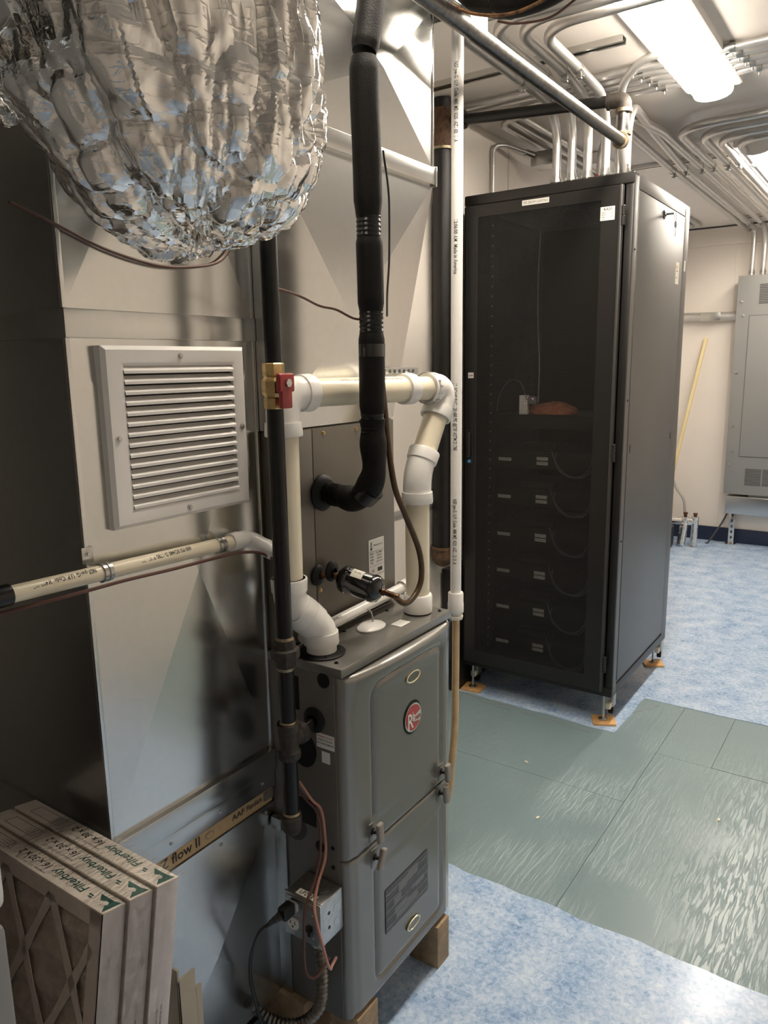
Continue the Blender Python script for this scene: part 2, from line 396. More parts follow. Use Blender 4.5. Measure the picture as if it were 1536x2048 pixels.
# ------------------------------------------------------------------ ceiling lights
def ceiling_light():
    t = thing('ceiling_light', 'nearer long white wraparound ceiling light above the rack', 'light', (.2, 2.86, H), 'wraparound ceiling lights')
    x0, x1, y0, y1 = .085, .30, 1.02, 3.46
    prof = [(x0, H), (x0, H-.028), (x0+.012, H-.034), (x1-.012, H-.034), (x1, H-.028), (x1, H)]
    MB().prism([(x, y0, z) for x, z in prof], (0, y1-y0, 0)).build('housing', 'light_housing', t)
    n = 12; pr = []
    for k in range(n+1):
        a = math.pi*k/n; pr.append(((x0+x1)/2-.074*math.cos(a)*1.0, H-.036-.042*math.sin(a)**.6))
    MB().prism([(x, y0+.012, z) for x, z in pr], (0, y1-y0-.024, 0)).build('lens', 'lens', t)
    for y in (y0, y1-.011):
        pe = [((x0+x1)/2-.078*math.cos(math.pi*k/n), H-.033-.048*math.sin(math.pi*k/n)**.6) for k in range(n+1)]
        MB().prism([(x, y, z) for x, z in pe], (0, .011, 0)).build('end_cap', 'light_housing', t)
    return t
l1 = ceiling_light()
l2 = copy_tree(l1); l2.location = (.2, 6.30, H); l2['label'] = 'far ceiling light at the right edge above the electrical panel'
for k, (x, y) in enumerate(()):
    c = copy_tree(l1); c.location = (x, y, H); c['label'] = 'white wraparound ceiling light in the right hand row, %s from the camera' % ('near', 'far')[k]

# ------------------------------------------------------------------ return air duct (left)
XD, Y0, Y1, XB = -.154, .676, 1.100, -.72
rd = thing('return_air_duct', 'large galvanized return air duct with creased panels beside the furnace', 'duct', ((XD+XB)/2, (Y0+Y1)/2, 0))
def quadX(x, z0, z1, y0=Y0, y1=Y1): return [(x, y0, z0), (x, y1, z0), (x, y1, z1), (x, y0, z1)]
def quadY(y, z0, z1, x0=XB, x1=XD): return [(x1, y, z0), (x0, y, z0), (x0, y, z1), (x1, y, z1)]
Zb, Zs0, Zs1, Zt = .762, 1.662, 1.708, 2.49
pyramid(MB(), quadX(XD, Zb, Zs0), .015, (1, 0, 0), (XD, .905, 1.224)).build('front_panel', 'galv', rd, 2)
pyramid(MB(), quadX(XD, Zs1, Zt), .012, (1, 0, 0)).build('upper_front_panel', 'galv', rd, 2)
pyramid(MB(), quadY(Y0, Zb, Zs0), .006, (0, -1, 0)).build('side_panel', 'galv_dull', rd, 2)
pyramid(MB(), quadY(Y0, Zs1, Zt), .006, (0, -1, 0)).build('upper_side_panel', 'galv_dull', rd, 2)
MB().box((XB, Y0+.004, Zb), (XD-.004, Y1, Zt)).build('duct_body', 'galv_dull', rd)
MB().rbox((XB, Y0-.006, Zs0), (XD+.007, Y1, Zs1), .002).build('slip_seam', 'galv', rd)
MB().rbox((XD-.004, Y0-.005, Zb), (XD+.003, Y0+.003, Zs0), .0015).build('corner_seam', 'galv', rd)
MB().rbox((XD-.004, Y0-.005, Zs1), (XD+.003, Y0+.003, Zt), .0015).build('corner_seam', 'galv', rd)
MB().rbox((XD-.01, Y1-.006, Zb), (XD+.004, Y1+.001, Zt), .0015).build('corner_seam', 'galv', rd)
# filter rack and base box below the drop
MB().rbox((XB, Y0-.012, .712), (XD+.012, Y1, Zb), .003).build('filter_rack_rail', 'galv_dull', rd)
MB().rbox((XB, Y0-.004, .668), (XD+.005, Y1, .712), .002).build('filter_rack_flange', 'galv_dull', rd)
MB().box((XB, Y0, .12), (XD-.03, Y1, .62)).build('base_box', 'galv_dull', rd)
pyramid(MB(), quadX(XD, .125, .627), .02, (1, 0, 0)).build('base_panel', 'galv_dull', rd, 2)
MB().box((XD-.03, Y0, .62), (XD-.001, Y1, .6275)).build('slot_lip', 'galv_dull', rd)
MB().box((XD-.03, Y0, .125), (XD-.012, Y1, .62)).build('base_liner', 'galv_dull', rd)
MB().rbox((XD-.01, Y1-.004, .125), (XD+.034, Y1+.0, .585), .003).build('end_flange', 'galv_dull', rd)
MB().rbox((XD+.006, Y1-.022, .57), (XD+.036, Y1-.003, .6), .004).build('flange_tab', 'galv_dull', rd)
for y, z in ((.80, .69), (.93, .69), (1.06, .69), (.78, .612), (.93, .612), (1.07, .612)): screw((XD+(.005 if z > .65 else .001), y, z), (1, 0, 0), .0035, rd)
MB().box((XB, Y0+.02, 0), (XD-.08, Y1, .122)).build('void_fill', 'furnace_dark', rd)  # black block filling in as the dark void under the base box

# cardboard framed filter pushed into the slot
ff = thing('slot_air_filter', 'brown cardboard framed air filter slid into the slot of the duct', 'air filter', (XD-.1, .89, .63))
MB().rbox((XB+.1, Y0+.012, .6285), (XD-.003, Y1-.004, .6665), .002).build('cardboard_frame', 'cardboard', ff)
for s, sz, y, z, sx in (('E-Z flow II', .030, .815, .648, 1.0), ('AAF', .019, .988, .649, 1.1), ('Flanders', .018, 1.037, .649, .8), ('E', .03, .722, .648, 1)):
    text(s, sz, (XD-.0022, y, z), (0, 1, 0), (0, 0, 1), 'ink', ff, sx=sx)
for k in range(12): MB().box((XD-.003, 1.068+k*.0026, .638), (XD-.0018, 1.0692+k*.0026+(k % 3)*.0004, .66)).build('barcode_bar', 'ink_grey', ff)
for k in range(2): MB().prism(ell((XD-.0029, .905, .647), (0, .012-.002*k, 0), (0, 0, .008-.0015*k), 16), (.0006+.0002*k, 0, 0)).build('stamp', ('ink_grey', 'cardboard')[k], ff)

# ------------------------------------------------------------------ return grille
gr = thing('return_grille', 'white louvered return air grille screwed to the galvanized duct', 'grille', (XD, .886, 1.338))
gy0, gy1, gz0, gz1 = .722, 1.05, 1.338, 1.65; oy0, oy1, oz0, oz1 = .763, 1.018, 1.368, 1.616; GX = -.131
def ringX(mb, x0, x1, a, b):
    (ya, yb, za, zb), (yc, yd, zc, zd) = a, b
    vs = [(x, y, z) for x, q in ((x0, a), (x1, a), (x1, b), (x0, b)) for y, z in ((q[0], q[2]), (q[1], q[2]), (q[1], q[3]), (q[0], q[3]))]
    fs = []
    for L in range(4):
        M_ = (L+1) % 4
        for k in range(4): fs.append((L*4+k, L*4+(k+1) % 4, M_*4+(k+1) % 4, M_*4+k))
    return mb.add(vs, fs)
f = MB()
vs_a = (gy0, gy1, gz0, gz1); vs_i = (gy0+.007, gy1-.007, gz0+.007, gz1-.007); op = (oy0, oy1, oz0, oz1)
loops = [(XD-.002, vs_a), (GX-.006, vs_a), (GX, vs_i), (GX-.001, (oy0-.006, oy1+.006, oz0-.006, oz1+.006)), (GX-.003, op), (XD-.03, op)]
vv = [(x, y, z) for x, q in loops for y, z in ((q[0], q[2]), (q[1], q[2]), (q[1], q[3]), (q[0], q[3]))]; ffc = []
for Lp in range(5):
    for k in range(4): ffc.append((Lp*4+k, Lp*4+(k+1) % 4, (Lp+1)*4+(k+1) % 4, (Lp+1)*4+k))
f.add(vv, ffc).build('grille_frame', 'white_paint', gr, 20)
MB().box((XD-.02, oy0, oz0), (XD+.0128, oy1, oz1)).build('opening_shade', 'furnace_dark', gr)  # black plate over the panel, painted as the shade behind the louvers
N = 14; sl = None
for k in range(N):
    z = oz0+.010+(oz1-oz0-.014)*k/(N-1)-.002
    if sl is None:
        prof = [(.0005, -.0070), (.0015, -.0068), (.0015, -.0020), (-.0085, .0078), (-.0095, .0073), (-.0006, -.0028)]
        sl = MB().prism([(GX-.0015+px, oy0, z+pz) for px, pz in prof], (0, oy1-oy0, 0)).build('louver', 'white_paint', gr, 25); zz = z
    else:
        c = sl.copy(); C.objects.link(c); c.location = (0, 0, z-zz)
for y, z in ((.886, 1.633), (.886, 1.353), (.742, 1.494), (1.034, 1.494)): screw((GX-.0005, y, z), (1, 0, 0), .0046, gr)

# ------------------------------------------------------------------ supply plenum and coil box
XC, F0, F1 = -.12, 1.110, 1.560
pl = thing('supply_plenum', 'galvanized supply plenum flaring upward above the furnace coil', 'duct', (-.4, 1.4, 1.478))
zc0, zc1, zp1 = 1.479, 2.072, 2.49
pq = [(XC, 1.102, zc0), (XC, F1, zc0), (XC, 1.762, zc1), (XC, 1.102, zc1)]
pyramid(MB(), pq, .028, (1, 0, 0), (XC, 1.358, 1.713)).build('flared_panel', 'galv', pl, 2)
MB().prism([(p[0]-.004, p[1], p[2]) for p in pq], (-.5, 0, 0)).build('flared_body', 'galv_dull', pl)
MB().rbox((XC-.5, F0+.002, zc1), (XC+.008, 1.766, zc1+.042), .002).build('slip_seam', 'galv', pl)
MB().rbox((XC-.01, 1.762, zc1-.004), (XC+.010, 1.770, zc1+.046), .002).build('seam_clip', 'galv', pl)
uq = [(XC, 1.102, zc1+.042), (XC, 1.762, zc1+.042), (XC, 1.762, zp1), (XC, 1.102, zp1)]
pyramid(MB(), uq, .024, (1, 0, 0), (XC, 1.504, 2.28)).build('upper_panel', 'galv', pl, 2)
MB().box((XC-.5, F0+.004, zc1+.042), (XC-.004, 1.761, zp1)).build('upper_body', 'galv_dull', pl)
MB().rbox((XC-.006, 1.757, zc1+.046), (XC+.003, 1.765, zp1), .002).build('corner_seam', 'galv', pl)
tr_ = thing('trunk_duct', 'galvanized trunk duct under the ceiling above the plenum', 'duct', (-.4, 1.4, 2.492))
MB().rbox((-.78, .95, 2.492), (-.052, 1.842, 2.70), .003).build('trunk_body', 'galv_dull', tr_)
MB().rbox((-.115, 1.835, 2.486), (-.052, 1.848, 2.52), .003).build('end_clip', 'galv', tr_)
for y in (.95, 1.70): MB().rbox((-.79, y, 2.485), (-.046, y+.03, 2.70), .003).build('drive_seam', 'galv', tr_)

cb = thing('evaporator_coil_cabinet', 'brown grey sheet metal coil cabinet standing on the furnace', 'coil cabinet', (-.4, 1.335, .994))
MB().rbox((-.64, F0, .994), (XC-.004, F1, 1.477), .003).build('cabinet_body', 'coil', cb)
MB().rbox((XC-.004, 1.236, .998), (XC+.002, F1-.001, 1.474), .0015).build('access_panel', 'coil', cb)
MB().rbox((XC-.004, F0+.001, .998), (XC+.002, 1.2335, 1.474), .0015).build('pipe_panel', 'coil', cb)
for y, z in ((1.274, 1.462), (1.398, 1.462), (1.246, 1.10), (1.53, 1.462)): screw((XC+.002, y, z), (1, 0, 0), .0042, cb, 'brass')
MB().lathe([(0, .022), (0, .040), (.006, .042), (.012, .036), (.016, .030), (.016, .022)], (XC+.002, 1.262, 1.327), (1, 0, 0), 28).build('suction_grommet', 'rubber', cb)
for y, z in ((1.236, 1.138), (1.262, 1.145)): MB().lathe([(0, .006), (0, .024), (.004, .025), (.009, .02), (.012, .008)], (XC+.002 + (y > 1.25)*.02, y, z), (1, .1, 0), 20).build('liquid_grommet', 'rubber', cb)
lab = MB().rbox((XC+.002, 1.440, 1.062), (XC+.0028, 1.508, 1.178), .0008, 1).build('rating_label', 'label_white', cb)
XL = XC+.0032
def lines(rows, parent, x=None, m='ink_grey'):
    for (y, z, wd, ht) in rows: MB().box((x-.0003, y, z-ht/2), (x, y+wd, z+ht/2)).build('print_line', m, parent)
text('Manufactured Coil', .0068, (XL, 1.481, 1.162), (0, 1, 0), (0, 0, 1), 'ink_grey', cb, sx=.75)
lines([(1.442, 1.147, .064, .0006), (1.442, 1.1085, .064, .0006), (1.442, 1.084, .064, .0006)], cb, XL)
for k, (a, b) in enumerate((('MODEL', 'RCFL-HM2417'), ('SERIAL', 'W501 412'), ('DESIGN', 'HIGH 450'), ('PRESS.', 'LOW 236 PSI'))):
    text(a, .0062, (XL, 1.453, 1.141-k*.008), (0, 1, 0), (0, 0, 1), 'ink', cb, sx=.8); text(b, .0062, (XL, 1.486, 1.141-k*.008), (0, 1, 0), (0, 0, 1), 'ink', cb, sx=.8)
text('UL', .010, (XL, 1.458, 1.096), (0, 1, 0), (0, 0, 1), 'ink', cb)
MB().box((XL-.0003, 1.478, 1.091), (XL, 1.498, 1.101)).build('mark_bar', 'ink', cb)
MB().prism([(XL-.0003, y, z) for y, z in ((1.446, 1.156), (1.456, 1.156), (1.451, 1.149))], (.0003, 0, 0)).build('arrow_head', 'ink', cb)
for dy in (0, .003): MB().box((XL-.0003, 1.4485+dy, 1.156), (XL, 1.4500+dy, 1.172)).build('arrow_stem', 'ink', cb)

# ------------------------------------------------------------------ furnace
FX, ZB, ZT = .030, .127, .992
fu = thing('furnace', 'grey gas furnace with red oval badge standing on wood blocks', 'furnace', (-.3, 1.335, .127))
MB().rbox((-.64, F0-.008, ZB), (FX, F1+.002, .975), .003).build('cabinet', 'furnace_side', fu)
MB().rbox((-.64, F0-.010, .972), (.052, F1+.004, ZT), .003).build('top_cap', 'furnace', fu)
ys = F0-.008
def sstep(a, b, x):
    t = max(0, min(1, (x-a)/(b-a))); return t*t*(3-2*t)
ga = (1.204, 1.500, .172, .908)
SPL = .538
def door(name, z0, z1, upper):
    ny, nz = 72, 90; y0, y1 = F0-.006, F1+.001; vs = []; fs = []
    for j in range(nz+1):
        for i in range(ny+1):
            # denser near edges
            y = y0+(y1-y0)*i/ny; z = z0+(z1-z0)*j/nz
            yn = (y-(y0+y1)/2)/((y1-y0)/2)
            e = min(y-y0, y1-y, z-z0, z1-z)
            h = .022
            es = (z-z0) if upper else (z1-z); eo = min(y-y0, y1-y, (z1-z) if upper else (z-z0))
            rb = .016; h -= .016*(1-math.sqrt(max(0, 1-(1-min(eo/rb, 1))**2)))
            h -= .004*(1-math.sqrt(max(0, 1-(1-min(es/.004, 1))**2)))
            e2 = min(y-y0, y1-y); h += .004*sstep(.016, .034, e2)
            # groove (rounded rectangle with arched top) fading near the split line
            arch = .022*(1-yn*yn); cy, cz = (ga[0]+ga[1])/2, (ga[2]+ga[3]+arch)/2
            hy, hz = (ga[1]-ga[0])/2, (ga[3]+arch-ga[2])/2; rad = .02
            qy = abs(y-cy)-hy+rad; qz = abs(z-cz)-hz+rad
            d = math.hypot(max(qy, 0), max(qz, 0))+min(max(qy, qz), 0)-rad
            fade = sstep(.055, .075, abs(z-SPL+.005))
            h -= .0065*math.exp(-(d/.0055)**2)*fade
            if d < 0: h += .002*sstep(0, -.02, d)*fade
            if upper:
                tb = sstep(.10, .0, z1-z); h += .020*tb*(1-yn*yn)*sstep(.0, .012, e)
            vs.append((FX+h, y, z))
    n = ny+1
    for j in range(nz):
        for i in range(ny): fs.append((j*n+i, j*n+i+1, (j+1)*n+i+1, (j+1)*n+i))
    # rim to the cabinet
    ring = [i for i in range(n)]+[j*n+ny for j in range(1, nz+1)]+[nz*n+i for i in range(ny-1, -1, -1)]+[j*n for j in range(nz-1, 0, -1)]
    o = len(vs); vs += [(FX-.002, vs[k][1], vs[k][2]) for k in ring]; m = len(ring)
    for k in range(m): fs.append((ring[k], o+k, o+(k+1) % m, ring[(k+1) % m]))
    return MB().add(vs, fs).build(name, 'furnace', fu, 60)
ud = door('upper_door', SPL+.0015, .971, True); ld = door('lower_door', .130, SPL-.0015, False)
XF = .0582
def latch(y, z, tilt, par):
    c = V((XF+.017, y, z)); M_ = Matrix.Rotation(math.radians(tilt), 3, 'X')
    h = MB().rbox((c.x-.006, c.y-.010, c.z-.025), (c.x+.006, c.y+.010, c.z+.025), .0055, 3, M_).build('latch_handle', 'handle', par)
    MB().lathe([(0, .009), (.003, .009), (.004, .005), (.013, .004)], (XF-.003, y-.004, z), (1, .1, 0), 14).build('latch_stem', 'furnace_dark', h)
    MB().rbox((XF-.004, y-.017, z-.022), (XF-.0005, y+.008, z+.022), .0015, 2).build('latch_plate', 'furnace', h)
latch(1.197, .572, 4, ud); latch(1.203, .503, -22, ld); latch(1.505, .572, 4, ud); latch(1.497, .516, 4, ld)
def oval(y, z, par):
    q = ell((XF+.0005, y, z), (0, .028, 0), (0, 0, .0125), 32)
    MB().tube([p+V((.003, 0, 0)) for p in q]+[q[0]+V((.003, 0, 0))], .0022, 8).build('sight_ring', 'gold_chrome', par)
    MB().prism(q, (.0035, 0, 0)).build('sight_glass', 'sight_glass', par)
oval(1.363, .886, ud); oval(1.356, .226, ld)
bc = V((XF, 1.362, .782))
MB().prism(ell(bc-V((.004, 0, 0)), (0, .040, 0), (0, 0, .042)), (.0045, 0, 0)).build('badge_recess', 'furnace_dark', ud)
bd = MB().prism(ell(bc, (0, .036, 0), (0, 0, .0355)), (.003, 0, 0)).build('badge', 'chrome', ud)
MB().prism(ell(bc+V((.002, 0, 0)), (0, .0325, 0), (0, 0, .032)), (.0018, 0, 0)).build('badge_face', 'badge_red', bd)
MB().prism([bc+V((.003, y, z)) for y, z in ((-.002, .000), (.030, .010), (.0315, -.004), (.027, -.016), (.004, -.012), (-.002, -.008))], (.0012, 0, 0)).build('badge_wedge', 'chrome', bd)
XB_ = XF+.0046
text('R', .056, (XB_, 1.347, .775), (0, 1, 0), (0, 0, 1), 'label_white', bd, sx=.75); text('h', .036, (XB_, 1.362, .784), (0, 1, 0), (0, 0, 1), 'label_white', bd, sx=.7)
text('eem', .021, (XB_, 1.380, .778), (0, 1, 0), (0, 0, 1), 'badge_red', bd, sx=.75)
# wiring diagram on lower door
wd = MB().rbox((XF+.0008, 1.236, .275), (XF+.0018, 1.428, .392), .0008, 1).build('wiring_label', 'label_dark', ld)
rnd = random.Random(3)
for k in range(11):
    y = 1.24+rnd.random()*.13; z = .285+rnd.random()*.085; MB().box((XF+.0016, y, z), (XF+.0020+k*.00006, y+.02+.035*rnd.random(), z+.008+.018*rnd.random())).build('diagram_block', 'label_grey', wd)
for k in range(5): MB().box((XF+.0017, 1.238, .288+k*.022), (XF+.0030, 1.426, .2888+k*.022)).build('diagram_line', 'label_grey', wd)
# left side of the furnace (facing the camera): knockouts, openings, grommets
def disc(x, z, rx, rz, m, name, d=.0015):
    MB().prism(ell((x, ys+.001, z), (rx, 0, 0), (0, 0, rz)), (0, -d-.001, 0)).build(name, m, fu)
disc(.002, .957, .016, .017, 'furnace_dark', 'side_plug')
disc(-.060, .782, .036, .042, 'furnace_dark', 'side_opening')
disc(-.096, .582, .036, .034, 'knockout', 'knockout')
disc(-.022, .557, .012, .014, 'furnace_dark', 'side_plug')
for z in (.566, .518, .470): disc(.014, z, .0045, .0045, 'furnace_dark', 'screw_hole')
MB().rbox((-.118, ys-.002, .872), (-.068, ys+.002, .950), .006, 3).build('side_opening', 'furnace_dark', fu)
MB().rbox((-.088, ys-.002, .600), (-.030, ys+.002, .662), .008, 3).build('side_opening', 'furnace_dark', fu)
MB().lathe([(0, .014), (0, .028), (.003, .029), (.007, .024), (.010, .015)], (-.025, ys-.001, .861), (0, -1, 0), 26).build('gas_grommet', 'rubber', fu)
s1 = MB().rbox((-.022, ys-.0008, .800), (.027, ys, .834), .0004, 1).build('warning_sticker', 'label_white', fu)
for k, ln in enumerate(('WARNING: DO NOT', 'OPERATE THIS UNIT', 'WITH DOOR REMOVED')):
    text(ln, .0058, (.002, ys-.0012, .827-k*.008), (1, 0, 0), (0, 0, 1), 'ink_red' if k == 0 else 'ink', s1, sx=.78)
MB().rbox((-.009, ys-.0008, .766), (.014, ys, .793), .0004, 1).build('small_sticker', 'label_white', fu)
# top of furnace
for x, y in ((.02, 1.125), (-.085, 1.29), (-.085, 1.47), (.03, 1.54)): screw((x, y, ZT), (0, 0, 1), .004, fu, 'furnace_dark')
MB().lathe([(0, .030), (0, .052), (.003, .053), (.005, .049), (.006, .031)], (-.045, 1.156, ZT), (0, 0, 1), 30).build('vent_flange', 'furnace_dark', fu)
for a in (-40, 130): screw((-.045+.043*math.cos(math.radians(a)), 1.156+.043*math.sin(math.radians(a)), ZT+.004), (0, 0, 1), .0035, fu, 'furnace_dark')
MB().lathe([(0, .028), (0, .034), (.003, .034), (.003, .028)], (-.012, 1.503, ZT), (0, 0, 1), 30).build('intake_flange', 'furnace_dark', fu)
st = MB().rbox((-.018, 1.388, ZT), (.012, 1.43, ZT+.0008), .0003, 1).build('top_sticker', 'label_white', fu)
for k in range(4): text('inlet air opening', .0045, (-.012+k*.006, 1.409, ZT+.0012), (0, 1, 0), (-1, 0, 0), 'ink_grey', st)
# white oval cap with wire lying on the top
oc = thing('oval_cap', 'white oval plastic cap with a wire stem lying on the furnace', 'cap', (-.045, 1.345, ZT))
pts = []
MB().add(*(lambda n: ([V((-.045, 1.345, ZT))+V((.03*math.sin(2*math.pi*k/n)*r, .042*math.cos(2*math.pi*k/n)*r, z)) for r, z in ((1, .0005), (1.02, .004), (.85, .009), (.45, .013)) for k in range(n)]+[V((-.045, 1.345, ZT+.0135))],
   [(L*n+k, L*n+(k+1) % n, (L+1)*n+(k+1) % n, (L+1)*n+k) for L in range(3) for k in range(n)]+[(3*n+k, 3*n+(k+1) % n, 4*n) for k in range(n)]+[tuple(range(n-1, -1, -1))]))(24)).build('cap_disc', 'pvc_white', oc)
MB().tube(spline([(-.045, 1.352, ZT+.012), (-.048, 1.352, ZT+.03), (-.052, 1.35, ZT+.04), (-.058, 1.345, ZT+.043)]), .002, 8).build('wire_stem', 'zinc', oc)
# wood blocks
for (a, b, lab_) in (((-.03, 1.475, 0), (.062, 1.535, ZB), 'wood block under the right front corner of the furnace'), ((-.02, 1.120, 0), (.058, 1.20, ZB), 'wood block under the left front corner of the furnace'),
                     ((-.20, 1.085, 0), (-.075, 1.20, ZB), 'old wood block under the left side of the furnace by the flexible conduit')):
    o = MB().rbox(a, b, .002).build('wood_block', 'wood_old'); tag(o, lab_, 'wood block', 'wood blocks under the furnace')

# ------------------------------------------------------------------ PVC vent
pv = thing('pvc_vent_pipe', 'two inch cream PVC vent pipe with white elbows arching over the furnace', 'pipe', (-.045, 1.156, ZT))
R2 = .030
def hub(mb, p, d, r=.0385, h=.028):
    p = V(p); d = V(d).normalized(); mb.lathe([(0, R2), (0, r), (.003, r+.001), (h, r-.0005), (h, .0325)], p, d, 26)
def elbow(pts, rad, name='elbow', fr=.035):
    q = fillet(pts, rad, 10); mb = MB(); mb.tube(q, fr, 26)
    e = mb.build(name, 'pvc_white', pv)
    for p, d in ((V(pts[0]), V(pts[1])-V(pts[0])), (V(pts[-1]), V(pts[-2])-V(pts[-1]))):
        h = MB(); hub(h, p, d); h.build('hub', 'pvc_white', e)
    return e
A = V((-.045, 1.156, ZT)); Bv = V((-.075, 1.092, 1.13)); Tv = V((-.073, 1.092, 1.557))
E1 = V((-.012, 1.503, ZT)); X1 = V((-.012, 1.503, 1.345)); X2 = V((-.004, 1.625, 1.553))
# lower left: short riser, street 45, 45, up
mid1 = A+V((0, 0, .055)); mid2 = V((Bv.x, Bv.y, 1.118))
off = (mid2-mid1)
MB().cyl(A+V((0, 0, .001)), mid1, .0335, 26).build('spigot', 'pvc_white', pv)
m0 = mid1+(mid2-mid1)*.5
elbow([A+V((0, 0, .022)), mid1, m0], .06, 'elbow', .035)
elbow([m0, mid2, mid2+V((0, 0, .055))], .06, 'elbow', .035)
lp = MB().cyl(mid2+V((0, 0, .03)), Tv-V((0, 0, .06)), R2, 26).build('riser_pipe', 'pvc_cream', pv)
hd = (X2-Tv).normalized()
elbow([Tv-V((0, 0, .085)), Tv, Tv+hd*.075], .05)
MB().cyl(Tv+hd*.05, Tv+hd*.40, R2, 26).build('cross_pipe', 'pvc_cream', pv)
cpl = MB(); cpl.lathe([(0, R2), (0, .036), (.004, .037), (.030, .037), (.034, .036), (.034, R2)], Tv+hd*.372, hd, 26); cpl.build('coupling', 'pvc_white', pv)
MB().cyl(Tv+hd*.39, X2-hd*.02, .0285, 26).build('spigot_pipe', 'pvc_cream', pv)
dn = (X1-X2).normalized()
elbow([X2-hd*.075, X2, X2+dn*.085], .05)
MB().cyl(X2+dn*.06, X1-dn*.05, R2, 26).build('slanted_pipe', 'pvc_cream', pv)
e45 = elbow([X1-dn*.065, X1, X1-V((0, 0, .07))], .12)
MB().cyl(X1-V((0, 0, .05)), E1+V((0, 0, .012)), R2, 26).build('drop_pipe', 'pvc_cream', pv)
h = MB(); h.lathe([(0, R2), (0, .0355), (.004, .0365), (.042, .0365), (.046, .034), (.046, R2)], E1+V((0, 0, .0035)), (0, 0, 1), 26); h.build('coupling', 'pvc_white', pv)
nv = V((.97, -.066, 1.612))-Tv
text_cyl('2 IN PVC-1120 SCH40 280 PSI @ 73F ASTM D1785 NSF-pw', .011, Tv+hd*.25, hd, V((.55, -.1, .85)), R2, 'ink_grey', pv, sx=.75)
text_cyl('CHARLOTTE', .008, X1-V((0, 0, .012)), (0, 0, -1), V((.85, .35, 0)), .0335, 'ink_grey', pv, sx=.8)
# perforated strap holding the cross pipe
sp_ = thing('pipe_strap', 'galvanized perforated strap hanging the PVC cross pipe', 'strap', tuple(Tv+hd*.42+V((0, 0, .03))))
c0 = Tv+hd*.47
stp = MB(); stp.rbox((-.085, c0.y-.09, c0.z+.034), (-.077, c0.y+.06, c0.z+.050), .003); stp.build('strap_band', 'zinc', sp_)
for k in range(6): MB().lathe([(0, .0), (.0, .0045), (.0012, .0045), (.0012, 0)], (-.077, c0.y-.072+k*.021, c0.z+.042), (1, 0, 0), 14).build('strap_hole', 'panel_dark', sp_)
q = [c0+V((-.075, -.0, .046))]+[c0+V((.0385*math.cos(a), 0, .0385*math.sin(a))) for a in [math.radians(150-k*24) for k in range(13)]]
lp_ = MB()
for a, b in zip(q, q[1:]):
    dd = (b-a); nn = V((0, 1, 0)).cross(dd).normalized()*.0012
    lp_.add([a-V((0, .008, 0))+nn, a+V((0, .008, 0))+nn, b+V((0, .008, 0))+nn, b-V((0, .008, 0))+nn, a-V((0, .008, 0))-nn, a+V((0, .008, 0))-nn, b+V((0, .008, 0))-nn, b-V((0, .008, 0))-nn], [(0, 1, 2, 3), (7, 6, 5, 4), (0, 4, 5, 1), (1, 5, 6, 2), (2, 6, 7, 3), (3, 7, 4, 0)])
lp_.build('strap_loop', 'zinc', sp_)

# condensate pipe running behind on the furnace top
cp = thing('condensate_drain_pipe', 'white PVC drain pipe lying across the top of the furnace', 'pipe', (-.09, 1.3, ZT))
c1, c2 = V((-.096, 1.152, 1.016)), V((-.096, 1.575, 1.030))
MB().cyl(c1, c2, .0135, 18).build('pipe', 'pvc_white', cp)
MB().pipe(c2-V((0, .02, 0)), c2+V((0, .022, .001)), .0185, .0135, 20).build('end_coupling', 'pvc_white', cp)
text_cyl('1/2 IN SCH40 PVC1120', .012, c1+(c2-c1)*.27, (0, 1, 0), V((.6, -.1, .8)), .0135, 'ink_grey', cp)

# ------------------------------------------------------------------ insulated suction line
su = thing('insulated_suction_line', 'black foam insulated refrigerant pipe rising from the coil cabinet', 'pipe', (.03, 1.26, 1.3))
XS = .034
path = [(XC+.01, 1.268, 1.327), (-.06, 1.266, 1.322), (XS-.04, 1.256, 1.326), (XS, 1.252, 1.378), (XS, 1.254, 1.45), (XS, 1.253, 1.498)]
sm = spline(path, 10)
MB().tube(sm[:12], [.0245]*12, 20).build('foam_sleeve', 'foam_black', su)
MB().tube(sm[11:], [.0275+.002*math.sin(k*.5) for k in range(len(sm[11:]))], 20).build('foam_sleeve', 'foam_black', su)
for k in range(5): MB().tube([(XC+.028+k*.005, 1.2672, 1.3245-k*.0003), (XC+.030+k*.005, 1.2672, 1.3245-k*.0003)], .0262, 20).build('tape_wrap', 'tape_black', su)
for k in range(4):
    a = V((XS-.03+k*.006, 1.2553, 1.331+k*.005)); MB().tube([a, a+V((.006, 0, .005))], [.0305, .0305], 20).build('tape_wrap', 'tape_black', su)
seg = [[(XS, 1.253, 1.500), (XS, 1.2545, 1.60), (XS, 1.255, 1.685)], [(XS, 1.255, 1.715), (XS, 1.254, 1.80), (XS, 1.252, 1.872)], [(XS, 1.251, 1.905), (XS+.002, 1.247, 2.02), (XS+.002, 1.243, 2.12), (XS+.002, 1.243, 2.195)], [(XS+.002, 1.244, 2.205), (XS+.003, 1.258, 2.26), (XS+.004, 1.268, 2.32), (XS+.004, 1.27, 2.48), (XS+.004, 1.27, 2.71)]]
for i, s_ in enumerate(seg):
    q = spline(s_, 8); n = len(q); rr_ = [.0275 if i < 3 else .025]*n
    rr_ = [.0275*(.86+.14*sstep(0, 2.2, min(k, n-1-k))) for k in range(n)]
    if i == 2: rr_ = [r*1.06 for r in rr_]
    MB().tube(q, rr_, 22).build('foam_sleeve', 'foam_black', su)
